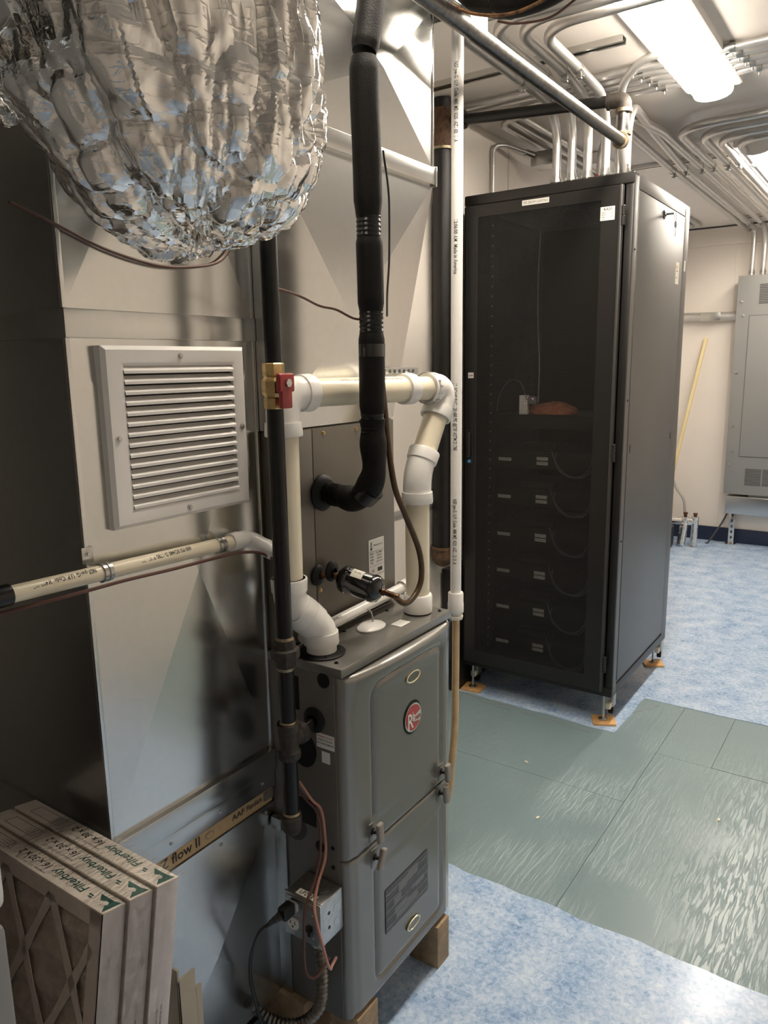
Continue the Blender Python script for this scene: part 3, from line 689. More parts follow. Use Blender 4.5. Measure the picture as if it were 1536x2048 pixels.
for z, n, y in ((1.488, 5, 1.253), (1.696, 5, 1.255), (1.884, 5, 1.2515)):
    MB().lathe([(0, 0), (0, .0235)]+[(a, b) for k in range(n) for a, b in ((.004+k*.009, .0255), (.009+k*.009, .0240))]+[(.009*n+.004, .0235), (.009*n+.004, 0)], (XS, y, z-.02), (0, 0, 1), 22).build('tape_joint', 'tape_black', su)
MB().lathe([(0, .0278), (.026, .0282), (.026, .0)], (XS, 1.2548, 1.628), (0, .01, 1), 22).build('tape_joint', 'gloss_black', su)
# ------------------------------------------------------------------ filter drier and liquid line
dr = thing('filter_drier', 'glossy black liquid line filter drier hanging in front of the coil', 'filter drier', (-.03, 1.27, 1.1))
ax = V((.88, .22, -.22)).normalized(); dc = V((-.028, 1.278, 1.121))
d0 = dc-ax*.055
MB().lathe([(0, .008), (.004, .02), (.012, .0295), (.020, .0325), (.026, .0325), (.028, .031), (.084, .031), (.086, .0325), (.094, .0325), (.104, .028), (.110, .018), (.112, .008)], d0, ax, 30).build('drier_shell', 'gloss_black', dr)
up = (V((.25, -.35, .9))-ax*V((.25, -.35, .9)).dot(ax)).normalized(); sd = ax.cross(up)
lb = MB(); vs = []; fs = []
for i in range(7):
    for t in (.036, .064):
        a = math.radians(-22+i*8); vs.append(d0+ax*t+(up*math.cos(a)+sd*math.sin(a))*.0318)
for i in range(6): fs.append((2*i, 2*i+1, 2*i+3, 2*i+2))
lb.add(vs, fs).build('drier_label', 'label_cream', dr, 60)
text('EK 083', .006, d0+ax*.05+up*.0322, ax, -sd if False else sd, 'ink_grey', dr)
MB().lathe([(-.028, .0), (-.028, .0055), (-.006, .0062), (-.005, .009), (.006, .009), (.006, 0)], d0, ax, 16).build('inlet_stub', 'copper', dr)
MB().tube(spline([(XC-.0, 1.240, 1.139), (XC+.025, 1.246, 1.139), tuple(d0-ax*.02)]), .0068, 12).build('inlet_tube', 'copper', dr)
MB().lathe([(-.006, 0), (-.006, .009), (.006, .009), (.007, .0068), (.04, .0068), (.04, 0)], d0+ax*.112, ax, 16).build('outlet_stub', 'copper', dr)
ll = MB().tube(spline([tuple(d0+ax*.140), (.066, 1.322, 1.078), (.069, 1.362, 1.088), (.072, 1.385, 1.125), (.069, 1.380, 1.19), (.062, 1.335, 1.28), (.057, 1.302, 1.345), (.050, 1.290, 1.43), (.044, 1.288, 1.50), (.032, 1.290, 1.60), (.026, 1.288, 1.70), (.024, 1.286, 1.90), (.022, 1.282, 2.1), (.024, 1.295, 2.3), (.024, 1.30, 2.5), (.024, 1.30, 2.7)], 8), .0068, 12).build('liquid_line', 'liquid_line')
tag(ll, 'thin brown refrigerant tube curving up from the filter drier beside the foam pipe', 'tube')

# ------------------------------------------------------------------ gas pipe
gp = thing('gas_pipe', 'black iron gas pipe with red handled valve feeding the furnace', 'pipe', (-.03, 1.02, .62))
gx, gy = -.030, 1.022
zt = .847
def seg_pipe(z0, z1, r=.0165): MB().cyl((gx, gy, z0), (gx, gy, z1), r, 22).build('pipe', 'black_iron', gp)
def collar(z0, h, r, m='cast_fitting', n=22, name='fitting'): MB().lathe([(0, .0165), (0, r), (.004, r+.0015), (h-.004, r+.0015), (h, r), (h, .0165)], (gx, gy, z0), (0, 0, 1), n).build(name, m, gp)
seg_pipe(1.618, 2.485); 
vb = MB(); vb.lathe([(0, .0), (0, .019), (.002, .0205), (.020, .0205), (.022, .0185), (.030, .0235), (.052, .0235), (.060, .0185), (.064, .021), (.084, .021), (.086, .019), (.086, 0)], (gx, gy, 1.532), (0, 0, 1), 8); vb = vb.build('valve_body', 'brass', gp, 20)
hv = MB().lathe([(0, .007), (.010, .007), (.010, .0095), (.020, .0095), (.020, 0)], (gx+.018, gy-.004, 1.578), (.85, -.3, 0), 12).build('valve_stem', 'brass', vb)
hc = V((gx+.040, gy-.010, 1.578)); hdl = MB()
hdl.rbox((hc.x-.006, hc.y-.016, hc.z-.044), (hc.x+.004, hc.y+.012, hc.z-.005), .003).rbox((hc.x-.008, hc.y-.022, hc.z-.014), (hc.x+.004, hc.y+.021, hc.z+.021), .006, 3)
hdl.build('valve_handle', 'red_plastic', vb); MB().lathe([(0, .008), (.004, .008), (.005, .0)], hc+V((.004, 0, .003)), (1, 0, 0), 6).build('handle_nut', 'zinc', vb)
seg_pipe(1.07, 1.536)
collar(1.062, .012, .0172, 'old_brass', name='thread_band')
# union
MB().lathe([(0, 0), (0, .021), (.018, .022), (.020, .030), (.038, .030), (.040, .022), (.058, .021), (.058, 0)], (gx, gy, 1.010), (0, 0, 1), 8).build('union', 'cast_fitting', gp, 20)
collar(1.003, .010, .0175, 'old_brass', name='thread_band')
seg_pipe(.885, 1.012)
collar(.884, .007, .0172, 'old_brass', name='thread_band')
# tee
te = MB(); te.lathe([(0, 0), (0, .0235), (.004, .0245), (.016, .0245), (.020, .021), (.058, .021), (.062, .0245), (.074, .0245), (.078, .0235), (.078, 0)], (gx, gy, zt-.039), (0, 0, 1), 24)
te.lathe([(.0, .019), (.026, .020), (.030, .0235), (.044, .0235), (.045, 0)], (gx, gy, zt), (0, 1, .03), 24); te.build('tee', 'cast_fitting', gp)
MB().cyl((gx, gy+.04, zt+.002), (-.027, 1.118, .860), .0135, 20).build('nipple', 'black_iron', gp)
seg_pipe(.672, .812)
collar(.676, .008, .0172, 'old_brass', name='thread_band')
MB().lathe([(0, 0), (.0, .015), (.006, .020), (.012, .0215), (.038, .0215), (.042, .019), (.042, 0)], (gx, gy, .634), (0, 0, 1), 12).build('end_cap', 'cast_fitting', gp)

# ------------------------------------------------------------------ condensate pipe on the duct
dp = thing('duct_drain_pipe', 'white PVC pipe strapped across the front of the return duct', 'pipe', (-.115, .75, 1.27))
xa = -.116; P0 = V((xa, .508, 1.2815)); P1 = V((xa, .985, 1.2700))
MB().cyl(P0, P1, .0135, 20).build('pipe', 'pvc_cream', dp)
pe = fillet([P1-V((0, .012, -.0003)), P1+V((0, .034, -.001)), P1+V((.034, .050, -.020))], .02, 6)
eb = MB().tube(pe, .0172, 20).build('elbow', 'pvc_white', dp)
ed = (pe[-1]-pe[-2]).normalized()
MB().pipe(pe[-1]-ed*.004, pe[-1]+ed*.018, .0182, .0145, 20).build('elbow_hub', 'pvc_white', eb)
MB().cyl(pe[-1]-ed*.002, pe[-1]+ed*.0015, .0145, 18).build('elbow_bore', 'ink_grey', eb)
MB().pipe(P1-V((0, .016, 0)), P1+V((0, .006, 0)), .0182, .0135, 20).build('elbow_hub', 'pvc_white', eb)
MB().lathe([(0, .0), (0, .016), (.004, .0168), (.03, .0168), (.03, 0)], P0-V((0, .022, -.0005)), (0, 1, 0), 20).build('black_coupling', 'tape_black', dp)
text_cyl('NSF-pw-G  U.P. Code  M403 ME', .0115, P0+(P1-P0)*.20, (0, -1, 0), V((.75, -.2, .65)), .0135, 'ink', dp, sx=.72)
text_cyl('600 PSI SCH40 D-1785 PVC1120', .0115, P0+(P1-P0)*.62, (0, -1, 0), V((.75, -.2, .65)), .0135, 'ink', dp, sx=.72)
def pipe_clamp(y, up_, lab_):
    t = thing('pipe_clamp', lab_, 'clamp', (xa, y, 1.27), 'clamps on the duct drain pipe')
    c = P0+(P1-P0)*((y-P0.y)/(P1.y-P0.y))
    for dy in (-.009, .001): MB().pipe(c+V((0, dy, 0)), c+V((0, dy+.007, 0)), .0165, .0136, 22).build('clamp_band', 'zinc', t)
    s_ = 1 if up_ else -1
    MB().rbox((XD+.002, y-.018, c.z+s_*.012), (XD+.0045, y+.004, c.z+s_*.040), .002).build('clamp_tab', 'zinc', t)
    MB().rbox((XD+.002, y-.010, c.z-.004), (xa-.010, y+.002, c.z+.006), .002).build('clamp_foot', 'zinc', t)
    screw((XD+.0045, y-.007, c.z+s_*.028), (1, 0, 0), .0042, t)
pipe_clamp(.682, True, 'zinc pipe clamp near the left corner of the return duct')
pipe_clamp(.940, False, 'zinc pipe clamp beside the white elbow on the duct')

# ------------------------------------------------------------------ thermostat wires
def wire(pts, r, m, label, name='wire'): return tag(MB().tube(spline(pts, 7), r, 8).build(name, m), label, 'wire')
wire([(-.13, .49, 1.252), (-.092, .60, 1.262), (-.09, .70, 1.262), (-.09, .80, 1.258), (-.094, .90, 1.2545), (-.09, .96, 1.2535), (-.075, 1.01, 1.245), (-.068, 1.045, 1.217), (-.068, 1.05, 1.17), (-.066, 1.045, 1.10), (-.068, 1.042, 1.03), (-.07, 1.046, .95), (-.064, 1.05, .86), (-.064, 1.05, .79), (-.052, 1.056, .73), (-.028, 1.065, .69), (-.008, 1.075, .665), (.002, 1.075, .63), (.006, 1.068, .57), (.008, 1.045, .52), (.012, 1.012, .492), (.013, 1.0, .46), (.014, .996, .42), (.014, .994, .36), (.02, .996, .325), (.035, 1.01, .32), (.045, 1.04, .35)], .0031, 'wire_brown', 'brown thermostat wire following the duct drain pipe and the gas pipe', 'thermostat_wire')
wire([(-.036, 1.055, .735), (-.014, 1.07, .69), (.002, 1.08, .668), (.010, 1.08, .62), (.014, 1.075, .56), (.016, 1.045, .515), (.034, 1.010, .490), (.050, 1.0, .455), (.062, 1.0, .415), (.068, 1.005, .375), (.064, 1.02, .345), (.052, 1.04, .332), (.04, 1.07, .325)], .0031, 'wire_pink', 'pinkish brown control wire looping past the outlet box', 'control_wire')
wire([(-.15, .60, 1.855), (-.146, .68, 1.829), (-.142, .76, 1.803), (-.140, .86, 1.788), (-.140, .95, 1.795), (-.142, 1.01, 1.812), (-.146, 1.05, 1.85)], .0027, 'wire_brown', 'brown wire hanging in a shallow arc below the foil duct', 'hanging_wire')
wire([(-.07, 1.06, 1.85), (-.075, 1.06, 1.75), (-.078, 1.062, 1.65), (-.074, 1.06, 1.55), (-.062, 1.058, 1.45), (-.05, 1.05, 1.38)], .0028, 'wire_brown', 'brown wire dropping behind the valve of the gas pipe', 'dropping_wire')
wire([(-.066, 1.052, 1.85), (-.066, 1.05, 1.72), (-.07, 1.052, 1.6), (-.064, 1.05, 1.48), (-.056, 1.046, 1.36), (-.06, 1.046, 1.24), (-.062, 1.044, 1.12)], .0026, 'wire_brown', 'second brown wire running down along the gas pipe', 'dropping_wire')
wire([(-.03, 1.028, 1.757), (-.018, 1.09, 1.744), (-.01, 1.14, 1.728), (0, 1.18, 1.722), (.005, 1.225, 1.708), (.012, 1.25, 1.704)], .0026, 'wire_brown', 'brown wire stretched from the gas pipe to the foam pipe', 'stretched_wire')
wire([(.058, 1.272, 2.03), (.056, 1.292, 1.96), (.052, 1.300, 1.90), (.05, 1.300, 1.82), (.05, 1.292, 1.76), (.058, 1.278, 1.71)], .0022, 'ink', 'thin dark cable bowing off the right of the foam pipe', 'bowing_cable')

# ------------------------------------------------------------------ outlet box
ob_ = thing('outlet_box', 'galvanized outlet box with duplex receptacle on the furnace side', 'outlet box', (-.02, 1.06, .36))
bx0, bx1, bz0, bz1, by0 = -.060, .040, .380, .484, 1.020
MB().rbox((bx0, by0+.006, bz0), (bx1, ys-.002, bz1), .006, 2).build('box_body', 'zinc', ob_)
cv = MB().rbox((bx0-.001, by0, bz0-.001), (bx1+.001, by0+.006, bz1+.001), .004, 2).build('cover_plate', 'zinc', ob_)
MB().rbox((bx0+.008, by0-.003, bz1-.014), (bx1-.012, by0+.001, bz1-.004), .003, 2).build('cover_ridge', 'zinc', cv)
for x, z in ((bx0+.006, bz1-.012), (bx1-.006, bz0+.006), (bx0+.022, bz1-.024), (bx0+.022, bz0+.006), (bx1-.022, bz1-.030), (bx1-.022, bz0+.018)): screw((x, by0, z), (0, -1, 0), .0028, ob_)
rx = -.036
for z in (.455, .413):
    pts_ = [(rx+.017*math.cos(a)*(1 if abs(math.cos(a)) < .82 else .86/abs(math.cos(a))*.95), by0-.004, z+.0145*math.sin(a)) for a in [2*math.pi*k/24 for k in range(24)]]
    rc = MB().prism(pts_, (0, .006, 0)).build('receptacle', 'label_white', ob_)
    for dx in (-.0065, .0065): MB().box((rx+dx-.001, by0-.0046, z-.001), (rx+dx+.001, by0-.0038, z+.007)).build('slot', 'ink', rc)
    MB().cyl((rx, by0-.0046, z-.007), (rx, by0-.0038, z-.007), .0024, 10).build('ground_hole', 'ink', rc)
MB().rbox((.004, by0-.0008, .402), (.018, by0+.001, .428), .001, 1).build('switch_opening', 'ink', ob_)
MB().cyl((.004, by0-.0009, .414), (.004, by0+.001, .414), .009, 16).build('switch_hole', 'ink', ob_)
MB().rbox((.010, by0-.010, .406), (.020, by0, .418), .002).build('switch_toggle', 'black_plastic', ob_)
lt = MB().rbox((-.034, 1.026, bz1-.0002), (.018, 1.044, bz1+.0006), .0003, 1).build('circuit_label', 'label_cream', ob_)
text('LP2-17', .016, (-.008, 1.035, bz1+.001), (1, 0, 0), (0, 1, 0), 'ink', lt, sx=.85)
for x in (-.03, .01): MB().lathe([(0, .0), (0, .012), (.0008, .0125), (.0010, .011), (.0006, .0)], (x, 1.068, bz1-.0002), (0, 0, 1), 20).build('knockout', 'zinc', ob_)
for z in (.45, .415):
    MB().cyl((bx1-.0005, 1.05, z), (bx1+.0006, 1.05, z), .004, 12).build('side_hole', 'ink', ob_); MB().lathe([(0, 0), (0, .010), (.0008, .0095), (.0008, 0)], (bx1-.0002, 1.075, z-.002), (1, 0, 0), 18).build('knockout', 'zinc', ob_)
# plug and cord
pg = thing('plugged_in_lead', 'black power cord plugged into the upper receptacle of the outlet box', 'cord', (-.05, 1.0, .1))
MB().rbox((rx-.013, by0-.038, .441), (rx+.012, by0-.0045, .470), .006, 3).build('plug', 'black_plastic', pg)
MB().lathe([(0, .010), (.008, .0085), (.010, .0075), (.016, .0078), (.018, .006), (.028, .0055), (.03, 0)], (rx-.003, by0-.037, .454), (-.45, -1, -.35), 14).build('strain_relief', 'black_plastic', pg)
MB().tube(spline([(rx-.010, by0-.055, .447), (rx-.032, .945, .425), (-.095, .945, .36), (-.112, .955, .28), (-.106, .965, .20), (-.09, .97, .12), (-.08, .98, .05), (-.06, 1.0, .006), (.0, 1.03, .006)], 9), .0042, 10).build('cord', 'black_plastic', pg)
# flexible metal conduit
fc = thing('flexible_conduit', 'ribbed flexible metal conduit curving down from the outlet box', 'conduit', (0, 1.04, .1))
q = spline([(.012, 1.045, .379), (.018, 1.045, .32), (.020, 1.042, .26), (.012, 1.036, .205), (-.02, 1.02, .165), (-.06, 1.005, .150), (-.10, .995, .152), (-.14, .99, .165)], 16)
ql = [q[0]]
for p_ in q[1:]:
    while (p_-ql[-1]).length >= .0028: ql.append(ql[-1]+(p_-ql[-1]).normalized()*.0028)
MB().tube(ql, [.0118+.0022*math.cos(k*math.pi/2) for k in range(len(ql))], 16).build('ribbed_tube', 'pipe_steel', fc, 50)
MB().lathe([(0, .012), (.0, .0155), (.014, .0155), (.016, .012)], (.012, 1.045, .364), (0, 0, 1), 8).build('connector', 'zinc', fc)

# ------------------------------------------------------------------ thin PVC riser with hose
rs = thing('pvc_riser', 'tall thin white PVC pipe with printed lettering beside the rack', 'pipe', (-.115, 1.885, .9))
rx_, ry_ = -.115, 1.885
MB().cyl((rx_, ry_, .90), (rx_, ry_, 2.55), .0165, 22).build('pipe', 'pvc_white', rs)
MB().lathe([(0, .0165), (0, .0235), (.004, .0245), (.030, .0245), (.034, .0235), (.060, .0235), (.064, .022), (.064, .0165)], (rx_, ry_, .865), (0, 0, 1), 22).build('coupling', 'pvc_white', rs)
MB().lathe([(0, .010), (0, .022), (.003, .0235), (.010, .0235), (.014, .018), (.022, .018)], (rx_, ry_, .845), (0, 0, 1), 8).build('hose_barb', 'label_cream', rs)
nf = V((.97-rx_, -.066-ry_, 0)).normalized(); nf = (Matrix.Rotation(-.25, 3, 'Z') @ nf)
for s_, z in (('NSF pw-G  U.P. Code /480 ME  K25  AZ1 02  1  A', 2.30), ('12:06:00 AM  Made in America', 1.93), ('1"  SCH40 PVC1120 600 PSI @73F ASTM D1785', 1.46), ('NSF pw-G  U.P. Code /480 ME  K25  AZ1 12  3  A', 1.12)):
    text_cyl(s_, .0155, (rx_, ry_, z), (0, 0, -1), nf, .0165, 'ink', rs, sx=.62 if z < 1.9 or z > 2 else .75)
ho = tag(MB().tube(spline([(rx_, ry_, .865), (rx_+.001, ry_, .8), (rx_+.002, ry_-.003, .65), (rx_+.003, ry_-.008, .5), (rx_-.002, ry_-.02, .36), (rx_-.01, ry_-.03, .26), (rx_-.05, ry_-.07, .1), (rx_-.12, ry_-.12, .02)], 8), .0115, 14).build('vinyl_hose', 'hose_tan'), 'tan stained vinyl hose hanging below the PVC riser', 'hose')
hk = thing('pipe_hanger', 'galvanized channel hanger gripping the top of the PVC riser', 'hanger', (-.1, 1.87, 2.5))
MB().rbox((-.14, 1.862, 2.50), (-.045, 1.90, 2.545), .003).build('channel', 'galv', hk); MB().rbox((-.06, 1.80, 2.455), (-.03, 1.895, 2.50), .004).build('clip', 'zinc', hk); MB().cyl((-.1, 1.88, 2.54), (-.1, 1.88, H), .005, 10).build('rod', 'zinc', hk)

# ------------------------------------------------------------------ overhead drain: cast iron stack, black branch, grey steel pipe
ci = thing('cast_iron_stack', 'black cast iron stack with rusty cap against the left wall', 'pipe', (-.80, 3.0, .66))
sx_, sy_ = -.797, 2.985
MB().cyl((sx_, sy_, .74), (sx_, sy_, H-.004), .044, 26).build('pipe', 'cast_iron', ci)
MB().lathe([(0, 0), (.004, .02), (.016, .038), (.035, .05), (.06, .054), (.085, .054), (.088, .058), (.10, .058), (.10, .044)], (sx_, sy_, .66), (0, 0, 1), 26).build('rusty_cap', 'rust', ci)
MB().lathe([(0, .044), (0, .054), (.01, .057), (.15, .057), (.16, .054), (.16, .044)], (sx_, sy_, 2.515), (0, 0, 1), 26).build('tee_fitting', 'rust', ci)
MB().lathe([(.04, .03), (.085, .033), (.088, .038), (.105, .038), (.105, .02)], (sx_, sy_, 2.625), (1, 0, -.03), 22).build('branch_hub', 'cast_fitting', ci)
MB().lathe([(0, .044), (0, .0575), (.01, .0575), (.01, .044)], (sx_, sy_, 2.512), (0, 0, 1), 26).build('joint_bead', 'old_brass', ci)
bp_ = thing('drain_branch', 'black steel branch pipe running from the stack under the conduits', 'pipe', (-.4, 3.0, 2.6))
b0, b1 = V((sx_+.085, sy_+.006, 2.623)), V((-.050, 3.0, 2.575))
MB().cyl(b0, b1, .021, 20).build('pipe', 'cast_iron', bp_)
eb_ = MB().tube(fillet([b1-V((.03, 0, -.002)), V((-.022, 3.0, 2.575)), V((-.022, 3.0, 2.535))], .022, 6), .028, 20).build('elbow', 'cast_fitting', bp_)
MB().lathe([(0, .02), (0, .031), (.012, .031), (.012, .02)], (-.022, 3.0, 2.528), (0, 0, 1), 20).build('elbow_collar', 'old_brass', eb_)
MB().lathe([(0, .02), (0, .031), (.012, .031), (.012, .02)], b1-V((.035, 0, -.002)), (1, 0, -.05), 20).build('elbow_collar', 'cast_fitting', eb_)
MB().cyl((-.022, 3.0, 2.44), (-.022, 3.0, 2.53), .021, 20).build('nipple', 'pipe_steel', bp_)
gs = thing('overhead_steel_pipe', 'long grey steel pipe running overhead toward the camera', 'pipe', (-.02, 2.0, 2.42))
MB().cyl((-.020, 2.97, 2.425), (-.020, 1.12, 2.425), .0205, 24).build('pipe', 'pipe_steel', gs)
e_ = MB().tube(fillet([(-.022, 3.0, 2.455), (-.022, 3.0, 2.425), (-.021, 2.965, 2.425)], .02, 6), .026, 20).build('elbow', 'old_brass', gs)
MB().lathe([(0, .02), (0, .030), (.012, .030), (.012, .02)], (-.022, 3.0, 2.448), (0, 0, 1), 20).build('elbow_collar', 'old_brass', e_)
MB().lathe([(0, .02), (0, .030), (.012, .030), (.012, .02)], (-.021, 2.975, 2.425), (0, -1, 0), 20).build('elbow_collar', 'old_brass', e_)

# ------------------------------------------------------------------ foil wrapped flex duct
fo = thing('foil_flex_duct', 'crumpled shiny foil wrapped flexible duct bulging at upper left', 'flexible duct', (.08, .74, 1.76))
fcn = V((.088, .738, 1.972)); Rm = .203
fspine = spline([(.088, .738, 1.972), (.086, .722, 2.05), (.08, .69, 2.15), (.07, .635, 2.26), (.05, .56, 2.37), (.02, .47, 2.47), (-.02, .37, 2.58)], 12)
farc = [0]
for a, b in zip(fspine, fspine[1:]): farc.append(farc[-1]+(b-a).length)
def fpt(s_):
    s_ = max(0, min(farc[-1]*.999, s_)); k = 0
    while k < len(farc)-2 and farc[k+1] < s_: k += 1
    return fspine[k].lerp(fspine[k+1], (s_-farc[k])/(farc[k+1]-farc[k]))
def fdisp(n, s_):
    """crumple of the jacket, metres outward"""
    q = V((n.x, n.y, n.z*.8+s_*1.8))*1.0
    k = .022*noise.noise(q*1.7+V((3, 0, 0)))
    th = math.atan2(n.y, n.x)
    f1 = noise.noise(V((math.cos(th)*2.6+q.z*.5, math.sin(th)*2.6, q.z*.55+5)))
    k -= .060*max(0, .30-abs(f1)*1.5)                                      # long lengthwise pleats
    f2 = noise.noise(V((math.cos(th)*6+q.z*.8, math.sin(th)*6, q.z*1.1+1)))
    k -= .012*max(0, .35-abs(f2)*1.8)
    d = noise.voronoi(q*3.3+V((2, 5, 1)))[0]; k -= .030*max(0, .25-(d[1]-d[0]))
    d = noise.voronoi(q*8)[0]; k += .006*(d[0]-.3)
    d = noise.voronoi(q*19+V((1, 7, 3)))[0]; k += .0014*(d[0]-.3)
    return k
bm = bmesh.new(); bmesh.ops.create_icosphere(bm, subdivisions=7, radius=1)
for v in bm.verts:
    n = v.co.normalized(); h0 = .10
    if n.z < h0:
        v.co = fcn+n*(Rm+fdisp(n, 0)+.055*max(0, -n.y*.93-n.x*.38)*sstep(-.45, .15, n.z))
    else:
        t = (n.z-h0)/(1-h0); s_ = farc[-1]*t**.85; xy = V((n.x, n.y, 0)); xy = xy.normalized() if xy.length > 1e-5 else V((1, 0, 0))
        nn = V((xy.x, xy.y, h0)); c = fpt(s_)+V((0, 0, Rm*h0))
        rad_ = (Rm*math.sqrt(1-h0*h0)+.055*max(0, -xy.y*.93-xy.x*.38)*sstep(-.45, .15, h0)+fdisp(nn.normalized(), s_/.214*.6))*(1 if t < .97 else max(.02, (1-t)/.03))
        v.co = c+xy*rad_*(1+.16*sstep(.05, .3, s_))
    if v.co.x < -.146 and v.co.y > .664:                       # pressed against the return duct
        if -.146-v.co.x < v.co.y-.664: v.co.x = -.146+.002*noise.noise(v.co*40)
        else: v.co.y = .664
bm.verts.index_update()
MB().add([v.co for v in bm.verts], [[v.index for v in f.verts] for f in bm.faces]).build('foil_jacket', 'foil', fo, 30); bm.free()
# loose torn flap of foil at the left
fl_ = []; ffs = []
na, nb = 36, 26
for j in range(nb+1):
    for i in range(na+1):
        u, v = i/na, j/nb
        a = math.radians(196+u*80)
        c = fpt(.10-.115*v) if v < .8 else fpt(.008)
        rad = Rm+.055+.020*v+.010*noise.noise(V((u*5, v*4, 2)))+.012*abs(noise.noise(V((u*11, v*3, 7))))
        fl_.append(c+V((math.cos(a), math.sin(a), 0))*rad+V((0, 0, -.05*v*math.sin(u*math.pi)-.01*noise.noise(V((u*9, 3, 1))))))
for j in range(nb):
    for i in range(na): k = j*(na+1)+i; ffs.append((k, k+1, k+na+2, k+na+1))
MB().add(fl_, ffs).build('loose_flap', 'foil', fo, 30)

# ------------------------------------------------------------------ boxed pleated filters
def filter_(x0, x1, y0, y1, label, lattice=False):
    t = thing('boxed_pleated_filter', label, 'air filter', ((x0+x1)/2, (y0+y1)/2, 0), 'pleated filters stacked beside the duct')
    z1 = .812; w = x1-x0
    if lattice:
        MB().box((x0+.003, y0+.012, .003), (x1-.003, y1-.002, z1-.003)).build('backing', 'filter_media', t)
        n = 26; vs = []; fs = []
        for k in range(n+1):
            xz = .02+(z1-.04)*k/n; d = .004 if k % 2 else .014
            vs += [(x0+.01, y0+d, xz-.03), (x1-.01, y0+d, xz)]
        for k in range(n): fs.append((2*k, 2*k+1, 2*k+3, 2*k+2))
        MB().add(vs, fs).build('pleats', 'filter_media', t, 5)
        b = .022
        fr = MB()
        for a, c in (((x0, y0, 0), (x0+b, y0+.002, z1)), ((x1-b*1.3, y0, 0), (x1, y0+.002, z1)), ((x0, y0, 0), (x1, y0+.002, b)), ((x0, y0, z1-b*1.25), (x1, y0+.002, z1))): fr.box(a, c)
        fr.build('face_border', 'lattice', t)
        def bar(p, q, wd=.010):
            p = V((p[0], y0, p[1])); q = V((q[0], y0, q[1])); d = (q-p).normalized(); nrm = V((-d.z, 0, d.x))*wd
            MB().prism([p+nrm*1.25, p-nrm*1.25, (p+q)/2-nrm*.8, q-nrm*1.25, q+nrm*1.25, (p+q)/2+nrm*.8], (0, .002, 0)).build('lattice_bar', 'lattice', t)
        xl, xr_ = x0+.016, x1-.022
        for r_ in range(7):
            ha, hb = z1-.018-.118*r_, z1-.018-.118*(r_+1)
            if hb < 0: break
            for i in range(-3, 5):
                xn = -.087+.132*i+(.066 if r_ % 2 else 0)
                for sgn in (-1, 1):
                    p_ = [xn, ha]; q_ = [xn+sgn*.066, hb]
                    ts = sorted(((xl-p_[0])/(q_[0]-p_[0]), (xr_-p_[0])/(q_[0]-p_[0]))); ta, tb = max(0, ts[0]), min(1, ts[1])
                    if tb-ta < .08: continue
                    bar((p_[0]+(q_[0]-p_[0])*ta, p_[1]+(q_[1]-p_[1])*ta), (p_[0]+(q_[0]-p_[0])*tb, p_[1]+(q_[1]-p_[1])*tb), .0075)
    else:
        MB().box((x0+.003, y0+.001, .003), (x1-.003, y1-.002, z1-.003)).build('backing', 'filter_media', t)
    MB().box((x0, y0, z1-.0026), (x1, y1, z1)).build('top_board', 'filter_board', t)
    MB().box((x1-.0026, y0, 0), (x1, y1, z1-.0027)).build('end_board', 'filter_end', t)
    MB().box((x0, y0, 0), (x0+.0026, y1, z1-.0027)).build('end_board', 'filter_end', t)
    MB().box((x0+.003, y0, 0), (x1-.003, y1, .0026)).build('bottom_board', 'filter_board', t)
    ym = (y0+y1)/2; zz_ = z1+.0005
    L_ = (-1, 0, 0); U_ = (0, -1, 0)
    text('Filterbuy', .024, (x1-.118, ym+.0025, zz_), L_, U_, 'ink_green', t, sx=1.05)
    for k in range(2): MB().box((x1-.058-k*.004, ym-.006+k*.005, z1), (x1-.050-k*.002, ym-.003+k*.005, zz_)).build('logo_bar', 'ink_green', t)
    text('16 x 30 x 2', .020, (x1-.215, ym+.004, zz_), L_, U_, 'ink', t, sx=.95)
    text('Actual size 15.5 x 29.5 x 1.75', .007, (x1-.205, ym-.0125, zz_), L_, U_, 'ink_grey', t)
    for a in ((x1-.372, ym-.012, x1-.288, ym-.0112), (x1-.372, ym+.0112, x1-.288, ym+.012), (x1-.372, ym-.012, x1-.3712, ym+.012), (x1-.2888, ym-.012, x1-.288, ym+.012)): MB().box((a[0], a[1], z1), (a[2], a[3], zz_)).build('label_rule', 'ink_grey', t)
    for k in range(3): text('installed on', .005, (x1-.305, ym-.006+k*.006, zz_), L_, U_, 'ink_grey', t)
    # triangular recycling arrow mark
    c = V((x1-.022, ym, z1)); 
    MB().prism([c+V((x, y, 0)) for x, y in ((-.026, .012), (-.012, .0), (-.006, .003), (.004, -.004), (.016, -.018), (.018, .016), (.004, .012))], (0, 0, .0004)).build('recycling_mark', 'ink_green', t)
    MB().prism(ell(c+V((0, -.001, .0003)), (.007, 0, 0), (0, .006, 0), 6), (0, 0, .0003)).build('mark_disc', 'filter_board', t)
    # certification marks on the end board
    xe = x1+.0004
    for zc in (.52,): 
        MB().lathe([(0, .010), (0, .0125), (.0004, .0125), (.0004, .010)], (x1, ym, zc), (1, 0, 0), 24).build('certification_ring', 'ink_grey', t)
        text('UL', .013, (xe, ym, zc), (0, 0, 1), (0, -1, 0), 'ink_grey', t); text('58', .009, (xe, ym+.004, zc+.025), (0, 0, 1), (0, -1, 0), 'ink_grey', t)
        text('CLASSIFIED', .005, (xe, ym-.015, zc), (0, 0, 1), (0, -1, 0), 'ink_grey', t, sx=.8)
        text('MADE IN USA', .0055, (xe, ym+.004, zc+.07), (0, 0, 1), (0, -1, 0), 'ink_grey', t); text('AIR FILTER', .0055, (xe, ym-.004, zc+.07), (0, 0, 1), (0, -1, 0), 'ink_grey', t)
